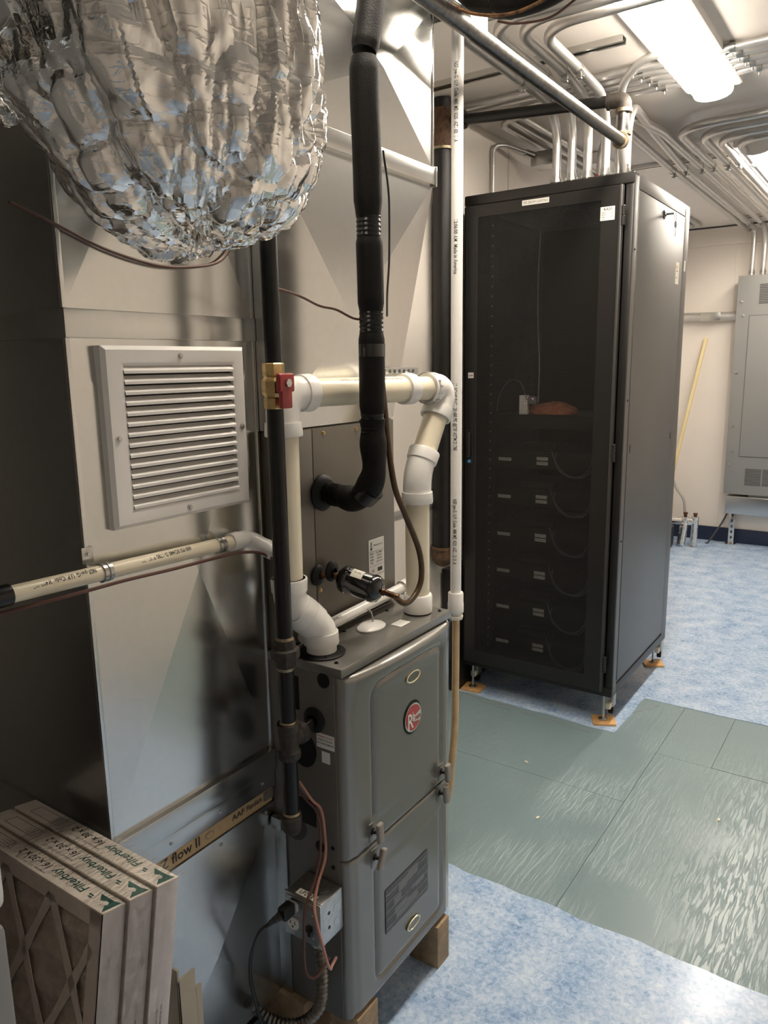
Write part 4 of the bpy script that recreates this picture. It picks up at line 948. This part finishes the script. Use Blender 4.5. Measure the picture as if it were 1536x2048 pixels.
    lean = math.radians(10); t.rotation_euler = (-lean, 0, 0); t.location = ((x0+x1)/2, (y0+y1)/2-z1*math.sin(lean), .0036)
    return t
filter_(-.362, .043, .516, .5585, 'front pleated filter with the diamond lattice face showing', True)
filter_(-.355, .053, .5595, .602, 'middle of three boxed pleated filters beside the duct')
filter_(-.345, .063, .603, .6455, 'rear boxed pleated filter nearest the galvanized duct')
# shrink film around the three filters
fm = MB(); nf_ = 46; vs = []; fs = []
prof = [(x, .512+.0*0, z) for x, z in ()]
def filmq(pts, n, m_, off):
    vs = []; fs = []
    a, b, c, d = [V(p) for p in pts]
    for j in range(m_+1):
        for i in range(n+1):
            u, v = i/n, j/m_; p = a*(1-u)*(1-v)+b*u*(1-v)+c*u*v+d*(1-u)*v
            vs.append(p+V(off)*(.5+.9*noise.noise(p*26)+.6*noise.noise(p*70+V((4, 1, 2)))))
    for j in range(m_):
        for i in range(n): k = j*(n+1)+i; fs.append((k, k+1, k+n+2, k+n+1))
    fm.add([V((v[0], v[1]-(.8-v[2])*.176+.003, v[2]+(.646-v[1])*.06+.002)) for v in vs], fs)
filmq([(-.24, .518, .8035), (.045, .518, .8035), (.074, .649, .8035), (-.24, .649, .8035)], 60, 30, (0, 0, .0022))
filmq([(.0445, .517, .8035), (.0740, .650, .8035), (.0740, .650, .30), (.0445, .517, .30)], 30, 60, (.0022, -.0004, 0))
fobj = fm.build('shrink_film', 'film', None, 60); tag(fobj, 'clear crinkled shrink film wrapped over the three boxed filters', 'plastic film')

# beige bent metal channel behind the filters
bc_ = thing('metal_channel', 'beige bent metal channel standing between filters and base panel', 'metal channel', (-.10, .77, 0))
MB().rbox((-.135, .7405, 0), (-.085, .7455, .475), .001).build('web', 'beige_metal', bc_)
MB().rbox((-.089, .7405, 0), (-.085, .783, .452), .001).build('flange', 'beige_metal', bc_)
MB().rbox((-.089, .783, 0), (-.085, .797, .408), .001).build('lip', 'beige_metal', bc_)
# white cabinet at the left edge of the picture
cw_ = thing('floor_cabinet', 'pale metal cabinet edge at the lower left border', 'cabinet', (-.25, .24, 0))
MB().rbox((-.80, .12, .984), (.148, .334, 2.10), .02, 4).build('upper_shell_blocker', 'cabinet_white', cw_)  # carried up out of view to block light and darken the duct side
MB().rbox((-.79, .13, 0), (.164, .318, .980), .006, 2).build('lower_body', 'cabinet_grey', cw_)

# ------------------------------------------------------------------ server rack
RX, RL, RY, RB, RT, R0 = 0.0, -.754, 3.1, 3.995, 2.341, .139
ra = thing('server_rack', 'tall black server rack with perforated door on levelling feet', 'server rack', (-.377, 3.55, .012))
MB().rbox((RL, RY, RT-.045), (RX, RB, RT), .008, 3).build('roof', 'rack', ra)
MB().rbox((RL, RY, R0), (RX, RB, R0+.045), .004).build('base_frame', 'rack', ra)
for x0, x1 in ((RL, RL+.024), (RX-.034, RX)):
    for y0, y1 in ((RY, RY+.045), (RB-.06, RB)): MB().rbox((x0, y0, R0+.045), (x1, y1, RT-.045), .006, 2).build('corner_post', 'rack', ra)
spn = MB().rbox((RX-.012, RY+.058, R0+.062), (RX+.003, RB-.10, RT-.062), .002).build('side_panel', 'rack_side', ra)
MB().rbox((RX-.02, RY+.045, R0+.045), (RX-.004, RB-.06, RT-.045), .002).build('side_backing', 'rack', ra)
MB().rbox((RX-.010, RY+.058, RT-.058), (RX+.002, RB-.10, RT-.004), .002).build('side_header', 'rack_side', ra)
MB().rbox((RX-.008, RB-.096, R0+.045), (RX+.002, RB-.005, RT-.02), .006, 3).build('rear_cover', 'rack_side', ra)
MB().rbox((RX-.008, RY+.004, R0+.01), (RX+.0015, RY+.056, RT-.012), .006, 3).build('front_trim', 'rack_side', ra)
MB().box((RL+.002, RY+.045, R0+.045), (RL+.012, RB-.06, RT-.045)).build('left_panel', 'rack', ra)
MB().box((RL+.012, RB-.05, R0+.045), (RX-.03, RB-.035, RT-.045)).build('rear_panel', 'rack_in', ra)
# door
DY = 3.076; dx0, dx1, dz0, dz1 = -.731, -.046, .170, 2.292; mx0, mx1, mz0, mz1 = -.671, -.122, .234, 2.241
df = MB()
loops = [(DY+.020, (dx0, dx1, dz0, dz1)), (DY+.002, (dx0, dx1, dz0, dz1)), (DY, (dx0+.003, dx1-.003, dz0+.003, dz1-.003)), (DY, (mx0, mx1, mz0, mz1)), (DY+.004, (mx0, mx1, mz0, mz1)), (DY+.020, (mx0-.01, mx1+.01, mz0-.01, mz1+.01))]
vv = [(x, y, z) for y, q in loops for x, z in ((q[0], q[2]), (q[1], q[2]), (q[1], q[3]), (q[0], q[3]))]; fq = []
for L_ in range(6):
    for k in range(4): M_ = (L_+1) % 6; fq.append((L_*4+k, L_*4+(k+1) % 4, M_*4+(k+1) % 4, M_*4+k))
dof = df.add(vv, fq).build('door', 'rack', ra, 30)
MB().add([(mx0, DY+.003, mz0), (mx1, DY+.003, mz0), (mx1, DY+.003, mz1), (mx0, DY+.003, mz1)], [(0, 1, 2, 3)]).build('mesh_screen', 'perforated', dof, 0)
MB().rbox((dx1-.002, DY-.006, dz0), (dx1+.010, DY+.02, dz1), .003).build('hinge_edge', 'rack_side', dof)
for z in (2.175, 1.236, .302):
    for k in (0, 1): MB().lathe([(0, 0), (0, .0085), (.034, .0085), (.036, .007), (.036, 0)], (dx1+.016, DY-.004, z-.037+k*.038), (0, 0, 1), 16).build('hinge', 'rack', ra)
hn = MB().rbox((-.719, DY-.006, 1.146), (-.687, DY, 1.308), .006, 3).build('door_handle', 'black_plastic', dof)
MB().rbox((-.713, DY-.022, 1.18), (-.695, DY-.006, 1.298), .007, 3).build('handle_lever', 'black_plastic', dof)
MB().lathe([(0, 0), (.0, .008), (.005, .008), (.006, 0)], (-.704, DY-.006, 1.163), (0, -1, 0), 16).build('handle_button', 'blue_button', dof)
n1 = MB().rbox((-.464, DY-.0008, 2.262), (-.343, DY, 2.283), .0003, 1).build('name_tape', 'label_white', dof)
text('TSR GROW LIGHTING', .0145, (-.4035, DY-.0012, 2.272), (1, 0, 0), (0, 0, 1), 'ink_grey', n1, sx=.78)
n2 = MB().rbox((-.124, DY-.0008, 2.163), (-.066, DY, 2.215), .0003, 1).build('rack_label', 'label_cream', dof)
text('RA01', .016, (-.093, DY-.0012, 2.205), (1, 0, 0), (0, 0, 1), 'ink', n2)
for k in range(4):
    text(('Feed A', 'Feed B', 'Panel', 'Ckt')[k], .008, (-.111, DY-.0012, 2.193-k*.0085), (1, 0, 0), (0, 0, 1), 'ink', n2, sx=.8); text(('30 A', '20 A', 'LP2', '12')[k], .008, (-.078, DY-.0012, 2.193-k*.0085), (1, 0, 0), (0, 0, 1), 'ink', n2, sx=.8)
n3 = MB().rbox((-.716, DY-.0008, 1.545), (-.688, DY, 1.570), .0003, 1).build('maker_sticker', 'label_white', dof)
MB().prism([(-.711+x, DY-.001, 1.553+z) for x, z in ((0, 0), (.004, .008), (.008, 0))], (0, .0003, 0)).build('sticker_mark', 'ink', n3); MB().box((-.701, DY-.0011, 1.554), (-.692, DY-.0008, 1.559)).build('sticker_print', 'ink_red', n3)
for z in (2.0, 1.4, .8): screw((RX+.0015, RY+.03, z+.05), (1, 0, 0), .004, ra, 'rack_in')
MB().rbox((RX+.0015, 3.180, 1.225), (RX+.0035, 3.198, 1.262), .001, 1).build('side_catch', 'rack_in', spn); MB().rbox((RX+.0015, 3.838, 1.228), (RX+.0035, 3.855, 1.262), .001, 1).build('side_catch', 'rack_in', spn)
# lock with keys
lk = MB().lathe([(0, 0), (0, .019), (.002, .020), (.004, .017), (.006, .009), (.008, .009), (.008, 0)], (RX+.003, 3.53, 2.238), (1, 0, 0), 24).build('lock', 'gloss_black', ra)
MB().lathe([(0, .0085), (.004, .0085), (.004, 0)], (RX+.010, 3.53, 2.238), (1, 0, 0), 16).build('lock_core', 'chrome', lk)
ky = thing('key_ring', 'key left in the lock with a second key dangling', 'keys', (.03, 3.53, 2.19))
MB().rbox((RX+.012, 3.526, 2.234), (RX+.045, 3.533, 2.243), .002).build('key', 'black_plastic', ky)
cen = V((RX+.048, 3.545, 2.225)); MB().tube([cen+V((0, .016*math.cos(a), .016*math.sin(a))) for a in [2*math.pi*k/20 for k in range(21)]], .0012, 6).build('ring', 'chrome', ky)
MB().prism(ell((RX+.046, 3.556, 2.196), (0, .014, 0), (0, 0, .014), 18), (.004, 0, 0)).build('key_head', 'black_plastic', ky)
MB().rbox((RX+.047, 3.550, 2.145), (RX+.049, 3.558, 2.185), .0008, 1).build('key_blade', 'chrome', ky)
n4 = MB().rbox((RX+.003, 3.775, 1.965), (RX+.0038, 3.835, 2.065), .0003, 1).build('side_sticker', 'label_cream', spn)
MB().box((RX+.0038, 3.782, 2.035), (RX+.0042, 3.80, 2.048)).build('sticker_print', 'wood_shim', n4)
for k in range(2): MB().box((RX+.0038, 3.785, 2.022-k*.03), (RX+.0041, 3.815-k*.008, 2.026-k*.03)).build('sticker_print', 'ink_grey', n4)
MB().rbox((RX+.002, 3.93, 2.035), (RX+.0028, 3.955, 2.085), .0003, 1).build('rear_sticker', 'label_white', ra)
# feet and casters
for k, (x, y) in enumerate(((-.045, 3.135), (-.71, 3.135), (-.045, 3.945), (-.71, 3.945))):
    ft = MB().lathe([(0, 0), (0, .021), (.006, .021), (.012, .009), (.014, .006), (.128, .006), (.128, 0)], (x, y, .0125), (0, 0, 1), 18).build('levelling_foot', 'zinc', ra)
    cx_ = x+(.012 if x > -.3 else -.012); cy_ = y+.075
    MB().lathe([(-.012, 0), (-.012, .024), (-.009, .030), (.009, .030), (.012, .024), (.012, 0)], (cx_, cy_, .046), (1, .25, 0), 22).build('caster_wheel', 'rubber', ra)
    MB().rbox((cx_-.018, cy_-.03, .060), (cx_+.018, cy_+.012, R0), .004).build('caster_fork', 'zinc', ra)
    MB().rbox((cx_-.012, cy_-.055, .055), (cx_+.012, cy_-.028, .085), .005).build('caster_brake', 'label_cream', ra)
for (x, y, rz, lb) in ((-.043, 3.140, .45, 'thin plywood shim under the front right foot of the rack'), (-.710, 3.140, .1, 'thin plywood shim under the front left foot of the rack'), (-.043, 3.94, .5, 'thin plywood shim under the rear right foot of the rack')):
    M_ = Matrix.Rotation(rz, 3, 'Z'); tag(MB().rbox((x-.05, y-.045, .0003), (x+.05, y+.045, .012), .0015, 1, M_).build('wood_shim', 'wood_shim'), lb, 'wood shim', 'wood shims under the rack feet')
# inside of the rack
for x in (-.668, -.150):
    rl = MB().box((x-.012, 3.215, R0+.05), (x+.012, 3.235, RT-.05)).build('mounting_rail', 'rack', ra)
    rh = None
    for k in range(46):
        if rh is None: rh = MB().box((x-.003, 3.2135, R0+.08), (x+.003, 3.2152, R0+.086)).build('rail_hole', 'zinc', rl)
        else: c = rh.copy(); C.objects.link(c); c.location = (0, 0, k*.0445)
ord_ = ('topmost', 'second', 'third', 'fourth', 'fifth', 'lowest')
for k, z in enumerate((1.16, .98, .795, .611, .426, .246)):
    u = thing('rack_unit', '%s labelled black unit behind the perforated rack door' % ord_[k], 'rack unit', (-.41, 3.4, z-.06), 'units inside the server rack')
    MB().rbox((-.655, 3.238, z-.035), (-.163, 3.70, z+.045), .003).build('chassis', 'device', u)
    MB().rbox((-.635, 3.2355, z-.008), (-.568, 3.2382, z+.008), .0005, 1).build('label_strip', 'device_label', u)
    for dz in (.011, -.010): MB().rbox((-.440, 3.2355, z+dz-.008), (-.384, 3.2382, z+dz+.008), .0005, 1).build('label_strip', 'device_label', u)
    for x in (-.43, -.415)[:(1, 2, 0, 0, 0, 0)[k]]: MB().cyl((x, 3.2362, z+.071-.0), (x, 3.2398, z+.071), .0035, 8).build('indicator_lamp', 'led_yellow', u)
    MB().rbox((-.52, 3.236, z+.055), (-.35, 3.30, z+.082), .003).build('port_block', 'device', u)
    q = spline([(-.37, 3.235, z+.06), (-.33, 3.20, z+.0), (-.27, 3.19, z-.05), (-.2, 3.19, z-.055), (-.16, 3.2, z-.02)], 8); MB().tube(q, .003, 6).build('patch_cable', 'label_dark', u)
    q = [(-.25+.085*math.cos(a), 3.2, z+.02+.08*math.sin(a)) for a in [math.radians(160+8*i) for i in range(26)]]; MB().tube(q, .003, 6).build('patch_cable', 'label_dark', u)
sh = thing('rack_shelf', 'black cantilever shelf inside the upper rack', 'shelf', (-.41, 3.4, 1.36)); MB().rbox((-.655, 3.235, 1.352), (-.163, 3.62, 1.372), .002).build('tray', 'device', sh); MB().rbox((-.655, 3.233, 1.31), (-.163, 3.236, 1.372), .001).build('lip', 'device', sh)
rg = MB(); vs = []; fs = []; n = 28; m_ = 10
for j in range(m_+1):
    for i in range(n):
        a = 2*math.pi*i/n; ph = math.pi/2*j/m_
        k = 1+.22*noise.noise(V((math.cos(a)*1.5, math.sin(a)*1.5, ph*1.4)))
        vs.append((-.415+.135*math.cos(a)*math.cos(ph)*k, 3.36+.085*math.sin(a)*math.cos(ph)*k, 1.3735+.052*math.sin(ph)*k))
for j in range(m_):
    for i in range(n): fs.append((j*n+i, j*n+(i+1) % n, (j+1)*n+(i+1) % n, (j+1)*n+i))
fs.append(tuple(range(n-1, -1, -1)))
tag(rg.add(vs, fs).build('leather_bundle', 'brown_cloth'), 'brown rumpled bundle lying on the rack shelf', 'bundle')
ad = thing('power_adapter', 'small white adapter with a pink indicator on the rack shelf', 'adapter', (-.52, 3.28, 1.3725))
MB().rbox((-.545, 3.262, 1.3725), (-.505, 3.29, 1.462), .003).build('adapter_body', 'label_white', ad); MB().rbox((-.503, 3.265, 1.42), (-.462, 3.285, 1.457), .003).build('adapter_plug', 'label_grey', ad); MB().cyl((-.478, 3.2645, 1.445), (-.478, 3.266, 1.445), .004, 8).build('indicator', 'led_pink', ad)
MB().tube(spline([(-.655, 3.25, 1.38), (-.64, 3.25, 1.46), (-.59, 3.25, 1.53), (-.535, 3.25, 1.52), (-.505, 3.26, 1.44)], 8), .0022, 6).build('adapter_cord', 'label_grey', ad)
tag(MB().tube(spline([(-.445, 3.25, 1.43), (-.443, 3.25, 1.6), (-.455, 3.25, 1.8), (-.458, 3.25, 2.0), (-.455, 3.26, 2.2)], 8), .0028, 6).build('hanging_cable', 'ink_grey'), 'thin white cable hanging inside the rack', 'cable')
# blue cable and clutter behind the furnace
tag(MB().tube(spline([(-.25, 1.64, .78), (-.17, 1.72, .845), (-.118, 1.83, .868), (-.15, 1.96, .83), (-.3, 2.05, .7)], 8), .003, 8).build('blue_cable', 'blue_cable'), 'thin blue cable looping behind the furnace', 'cable')

# ------------------------------------------------------------------ strut channels on the ceiling
def strut(x0, x1, y, label, z1=H, hgt=.022, wd=.041):
    t = thing('strut_channel', label, 'strut channel', ((x0+x1)/2, y, z1-hgt), 'strut channels on the ceiling')
    prof = [(-wd/2, 0), (-wd/2, -hgt), (-wd*.22, -hgt), (-wd*.22, -hgt+.006), (-wd*.22-.003, -hgt+.006), (-wd*.22-.003, -hgt+.003), (-wd/2+.003, -hgt+.003), (-wd/2+.003, -.003), (wd/2-.003, -.003), (wd/2-.003, -hgt+.003), (wd*.22+.003, -hgt+.003), (wd*.22+.003, -hgt+.006), (wd*.22, -hgt+.006), (wd*.22, -hgt), (wd/2, -hgt), (wd/2, 0)]
    MB().prism([(x0, y+a, z1+b) for a, b in prof], (x1-x0, 0, 0)).build('channel', 'galv', t, 20)
    return t
strut(-.83, .03, 2.812, 'galvanized strut channel across the ceiling in front of the rack')
strut(-.55, .55, 4.655, 'galvanized strut channel on the ceiling behind the rack')
strut(-.35, .9, 6.75, 'galvanized strut channel on the ceiling above the electrical panel')
strut(.30, .62, 4.10, 'short strut channel on the ceiling beside the nearer light')
ZC = 2.664
def clamp(p, d, parent, r=.019):
    """two-piece strut clamp with its bolt ears"""
    p = V(p); d = V(d).normalized(); mb = MB(); mb.pipe(p-d*.012, p+d*.012, r+.0025, r-.001, 18)
    mb.build('strut_clamp', 'zinc', parent)
    s = d.cross(V((0, 0, 1))).normalized()
    a = p+s*.010-V((0, 0, r+.010)); MB().rbox((a.x-.008, a.y-.006, a.z-.012), (a.x+.008, a.y+.006, a.z+.012), .002).build('clamp_ear', 'zinc', parent)
    MB().cyl(a-V((.016, 0, .004)), a+V((.016, 0, -.004)), .003, 8).build('clamp_bolt', 'zinc', parent)
def conduit(pts, label, rad=.14, r=.0185, grp=None, clamps=(), conn=None, m='emt'):
    q = fillet(pts, rad, 9); z = min(p.z for p in q)
    t = thing('conduit', label, 'conduit', tuple(q[0]), grp)
    MB().tube(q, r, 16).build('tube', m, t)
    for (p, d) in clamps: clamp(p, d, t, r)
    if conn:
        for p in conn: MB().lathe([(0, r), (0, r+.004), (.020, r+.004), (.022, r+.007), (.034, r+.007), (.034, r+.002), (.05, r+.002), (.05, r)], p, (0, 0, 1), 16).build('connector', 'zinc', t)
    return t
G1 = 'conduits dropping into the rack top'
ZA = 2.655
for k, (xs, yl, xe, nm) in enumerate(((-.125, 2.418, -.160, 'fourth'), (-.178, 2.345, -.235, 'third'), (-.245, 2.290, -.304, 'second'), (-.345, 2.235, -.371, 'first'))):
    conduit([(2.08, yl, ZA), (xs, yl, ZA), (xs-.012, 2.83, ZA), (xe, 3.215, ZA), (xe, 3.215, RT+.001)], '%s steel conduit from the left dropping into the rack top' % nm, (.14, .3, .19), .0185, G1, [((xs-.012, 2.812, ZA), (-.03, 1, 0))], [(xe, 3.215, RT+.001)])
# conduits looping from the rack over to the electrical panel
G2 = 'conduits running to the electrical panel'
conduit([(-.10, 3.30, RT+.001), (-.10, 3.30, ZC), (-.14, 3.75, ZC), (-.20, 4.655, ZC), (-.215, 6.98, ZC), (-.215, 7.06, ZC), (-.215, 7.06, 2.30)], 'bent conduit rising from the rack right corner toward the electrical panel', (.17, .4, .4, .1, .12), .0185, G2, [((-.20, 4.655, ZC), (0, 1, 0)), ((-.214, 6.75, ZC), (0, 1, 0))], [(-.10, 3.30, RT+.001), (-.215, 7.06, 2.292)])
conduit([(-.17, 3.42, RT+.001), (-.17, 3.42, ZC), (-.11, 3.85, ZC), (-.115, 4.655, ZC), (-.13, 7.06, ZC), (-.13, 7.06, 2.30)], 'conduit behind it rising from the rack and bending toward the panel', (.19, .4, .4, .15), .0185, G2, [((-.115, 4.655, ZC), (0, 1, 0)), ((-.128, 6.75, ZC), (0, 1, 0))], [(-.17, 3.42, RT+.001), (-.13, 7.06, 2.292)])
conduit([(-.25, 3.42, RT+.001), (-.25, 3.42, 2.50), (-.235, 3.50, ZC), (-.262, 4.655, ZC), (-.275, 6.9, ZC), (-.275, 7.14, ZC)], 'conduit with a red tag rising from the rack middle toward the back wall', (.12, .12, .3, .1), .0185, G2, [((-.262, 4.655, ZC), (0, 1, 0))], [(-.25, 3.42, RT+.001)])
MB().rbox((-.262, 3.398, RT+.052), (-.238, 3.4016, RT+.075), .001).build('red_tag', 'red_plastic', bpy.data.objects['conduit.006'])
for k, (x, yb, yl) in enumerate(((-.052, 3.835, 0), (.022, 3.965, 0), (.08, 4.09, 0), (.145, 4.20, 0))):
    conduit([(2.08, yb-.04, ZC), (x, yb, ZC), (x, 7.06, ZC), (x, 7.06, 2.30)], '%s of four conduits turning from the right toward the electrical panel' % ('first', 'second', 'third', 'fourth')[k], (.16, .14), .0185, G2, [((x, 4.655, ZC), (0, 1, 0)), ((x, 6.75, ZC), (0, 1, 0))], [(x, 7.06, 2.292)])
# straight bundle across the ceiling
G3 = 'straight conduits across the ceiling'
for k, y in enumerate((3.085, 3.15, 3.215, 3.275, 3.345)):
    lab_ = '%s of five straight conduits crossing the ceiling above the rack front' % ('nearest', 'second', 'middle', 'fourth', 'farthest')[k]
    if k < 2: pts = [(-.80, y, 2.70), (2.08, y, 2.70)]
    else:
        xb = (-.60, -.665, -.73)[k-2]; pts = [(xb, 6.9, 2.70), (xb, y+.0, 2.70), (2.08, y, 2.70)]
    t = conduit(pts, lab_, .13, .0145, G3)
    for xx in (-.02, .33):
        MB().pipe((xx+k*.012-.009, y, 2.70), (xx+k*.012+.009, y, 2.70), .0185, .0145, 16).build('coupling', 'zinc', t); MB().cyl((xx+k*.012, y, 2.68), (xx+k*.012, y, 2.67), .003, 8).build('coupling_screw', 'zinc', t)
# conduit bow crossing under the bundle
conduit([(.25, 2.93, 2.69), (.05, 2.95, 2.68), (-.04, 3.02, 2.64), (-.075, 3.12, 2.5), (-.075, 3.20, RT+.001)], 'bowed conduit arching from the light down to the rack corner', .12, .0145, None, conn=[(-.075, 3.20, RT+.001)])
# small wall conduit with a box
wc = thing('wall_conduit', 'thin conduit rising on the left wall and bending to a junction box', 'conduit', (-.84, 3.55, 1.9))
MB().tube(fillet([(-.84, 3.55, .2), (-.84, 3.55, 2.66), (-.80, 3.60, 2.665), (-.71, 3.78, 2.64)], .07, 8), .011, 12).build('tube', 'emt', wc)
MB().rbox((-.735, 3.76, 2.585), (-.615, 3.88, 2.655), .004).build('junction_box', 'galv_dull', wc); MB().cyl((-.72, 3.765, 2.64), (-.745, 3.72, 2.648), .016, 12).build('connector', 'zinc', wc)
MB().rbox((-.60, 4.2, 2.66), (-.54, 4.9, 2.718), .004).build('raceway', 'light_housing', wc)
# black insulated loop under the ceiling
il = thing('insulated_pipe_loop', 'thick black insulated pipe sagging below the ceiling with a strap', 'pipe', (.166, 1.70, 2.38))
LP_ = [(.015, 1.712, 2.70), (.018, 1.712, 2.60), (.03, 1.711, 2.52), (.09, 1.709, 2.476), (.166, 1.70, 2.461), (.243, 1.692, 2.47), (.329, 1.675, 2.504), (.414, 1.658, 2.56), (.48, 1.658, 2.63)]
MB().tube([tuple(p) for p in spline(LP_, 9)], .070, 26).build('insulation', 'foam_black', il)
MB().tube([(0.102, 1.709, 2.473), (0.128, 1.709, 2.467)], .0725, 26).build('strap_band', 'tape_black', il)
MB().rbox((.062, 1.722, 2.52), (.070, 1.746, H), .002).build('strap_tail', 'tape_black', il)
MB().tube(spline([(-0.03, 1.688, 2.457), (0.038, 1.683, 2.416), (0.124, 1.675, 2.39), (0.192, 1.671, 2.39), (0.26, 1.662, 2.405), (0.354, 1.641, 2.448)], 8), .004, 8).build('copper_wire', 'copper', il)
MB().tube(spline([(0.098, 1.692, 2.388), (0.141, 1.7, 2.376), (0.209, 1.718, 2.376), (0.26, 1.726, 2.397), (0.363, 1.735, 2.457)], 8), .0028, 8).build('loose_wire', 'wire_brown', il)

# ------------------------------------------------------------------ electrical panel on the back wall
ep = thing('electrical_panel', 'grey wall mounted electrical panel with vents and screws', 'electrical panel', (.3, 7.1, .46))
px0, px1, pz0, pz1 = -.304, .86, .462, 2.290
MB().rbox((px0+.02, 7.03, pz0+.01), (px1-.02, YB-.002, pz1-.005), .003).build('enclosure', 'panel_grey', ep)
MB().rbox((px0, 7.015, pz0), (px1, 7.032, pz1), .003).build('trim_cover', 'panel_grey', ep)
MB().box((-.2005, 7.0135, .790), (.76, 7.0145, 1.968)).build('door_gap', 'panel_dark', ep)
MB().rbox((-.197, 7.008, .794), (.757, 7.0155, 1.964), .002).build('panel_door', 'panel_grey', ep)
for z in (2.08, 1.97, 1.50, 1.05, .72): screw((px0+(.055 if z in (1.97,) else .035), 7.0145, z), (0, -1, 0), .010, ep)
screw((-.26, 7.0145, .83), (0, -1, 0), .010, ep)
vn = None
for vx, vz0, vw in ((-.135, 2.06, .16), (-.142, .548, .125), (-.005, .548, .125), (.09, 2.06, .16)):
    for k in range(12 if vz0 > 1 else 11):
        MB().rbox((vx, 7.0115, vz0+k*.0135), (vx+vw, 7.0155, vz0+k*.0135+.006), .001, 1).build('vent_slot', 'panel_dark', ep)
ww = thing('wireway', 'dented metal wireway mounted below the electrical panel', 'wireway', (.2, 7.08, .29))
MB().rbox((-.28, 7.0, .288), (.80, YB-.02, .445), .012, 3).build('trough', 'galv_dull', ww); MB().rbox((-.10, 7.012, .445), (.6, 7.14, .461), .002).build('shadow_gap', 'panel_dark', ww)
lg = thing('slotted_strut', 'slotted strut leg standing under the wireway', 'strut', (-.225, 7.1, 0))
MB().rbox((-.252, 7.085, .0), (-.205, 7.12, .288), .003).build('leg', 'galv', lg); MB().rbox((-.275, 7.06, 0), (-.19, 7.14, .006), .001).build('foot_plate', 'galv', lg)
for k in range(5): MB().rbox((-.236, 7.083, .05+k*.05), (-.220, 7.0855, .075+k*.05), .003).build('slot', 'panel_dark', lg)
tag(MB().tube(spline([(-.27, 7.09, .285), (-.30, 7.06, .2), (-.35, 7.03, .1), (-.40, 7.0, .01), (-.42, 7.0, .006)], 8), .008, 8).build('ground_cable', 'panel_dark'), 'dark cable running from the wireway down to the floor', 'cable')
wcd = thing('horizontal_wall_conduit', 'large grey conduit running along the back wall into the panel', 'conduit', (-.5, 7.12, 1.95))
MB().cyl((-.80, 7.118, 1.982), (-.305, 7.118, 1.972), .038, 22).build('tube', 'emt', wcd); MB().rbox((-.60, 7.076, 1.94), (-.44, 7.082, 2.01), .002).build('band', 'zinc', wcd)
tag(MB().rbox((-.0125, -.0125, 0), (.0125, .0125, 1.30), .002).build('wood_stick', 'stick', None, 35, (0, 0, 0)), 'long thin yellow wooden stick leaning against the back wall', 'stick')
sk = bpy.data.objects['wood_stick']; a, b = V((-.86+.0+.02, 6.70, .55)), V((-.554, 7.145, 1.80)); dv = (b-a).normalized(); foot = a-dv*(a.z/dv.z); foot = V((max(foot.x, -.83), foot.y, .004)); foot = V((-.835, 6.96, .004))
dv = (b-foot); sk.location = foot; sk.rotation_mode = 'QUATERNION'; sk.rotation_quaternion = V((0, 0, 1)).rotation_difference(dv); sk.scale = (1, 1, dv.length/1.30)
# foil wrapped pipes near the back wall
fp = thing('foil_wrapped_pipes', 'cluster of foil wrapped pipes with brass caps near the back wall', 'pipe', (-.58, 6.85, 0))
def lumpy(p0, p1, r, name):
    p0 = V(p0); p1 = V(p1); n = 16; q = [p0+(p1-p0)*k/n for k in range(n+1)]
    MB().tube(q, [r*(1+.10*noise.noise(V((k*1.7, p0.x*9, p0.z*5)))) for k in range(n+1)], 14).build(name, 'foil_dull', fp, 20)
lumpy((-.80, 6.82, .215), (-.465, 6.82, .225), .034, 'foil_wrap'); lumpy((-.485, 6.82, .004), (-.478, 6.82, .27), .030, 'foil_wrap'); lumpy((-.585, 6.80, .004), (-.56, 6.82, .26), .036, 'foil_wrap')
for x in (-.562, -.48): MB().lathe([(0, 0), (0, .014), (.03, .014), (.03, .019), (.045, .019), (.045, 0)], (x, 6.82, .255), (0, 0, 1), 12).build('brass_cap', 'copper', fp)
tag(MB().tube(spline([(-.74, 6.95, .62), (-.68, 6.92, .50), (-.60, 6.88, .40), (-.575, 6.86, .27)], 8), .012, 10).build('grey_hose', 'trim_grey'), 'grey hose bending down to the foil wrapped pipes', 'hose')
tag(MB().rbox((-.84, 6.55, .002), (-.63, 6.75, .20), .03, 3).build('floor_pump', 'black_plastic'), 'black pump body on the floor beside the foil wrapped pipes', 'pump')
# small bits lying on the floor
rb = random.Random(11)
for k, (x, y, nm) in enumerate(((.005, 2.28, 'pale wood chip on the green patch near the furnace'), (.55, 2.62, 'curled pale chip on the right part of the green patch'), (-.19, 2.62, 'white crumb on the shaded green patch'))):
    tag(MB().rbox((x-.008, y-.004, -.002 if True else 0), (x+.008, y+.004, .0012), .0015, 2, Matrix.Rotation(rb.random()*3, 3, 'Z')).build('wood_chip', 'chip'), nm, 'chip')
ct = thing('gap_shade', 'black box added for the shade between the rack and the wall', 'gap_shade', (-.8, 3.3, 0))  # black box added where only shade fills the gap beside the rack
MB().rbox((-.845, 3.06, 0), (-.762, 3.6, .60), .006, 2).build('gap_shade_body', 'black_plastic', ct); MB().rbox((-.846, 3.058, .60), (-.760, 3.602, .625), .004).build('gap_shade_rim', 'black_plastic', ct)
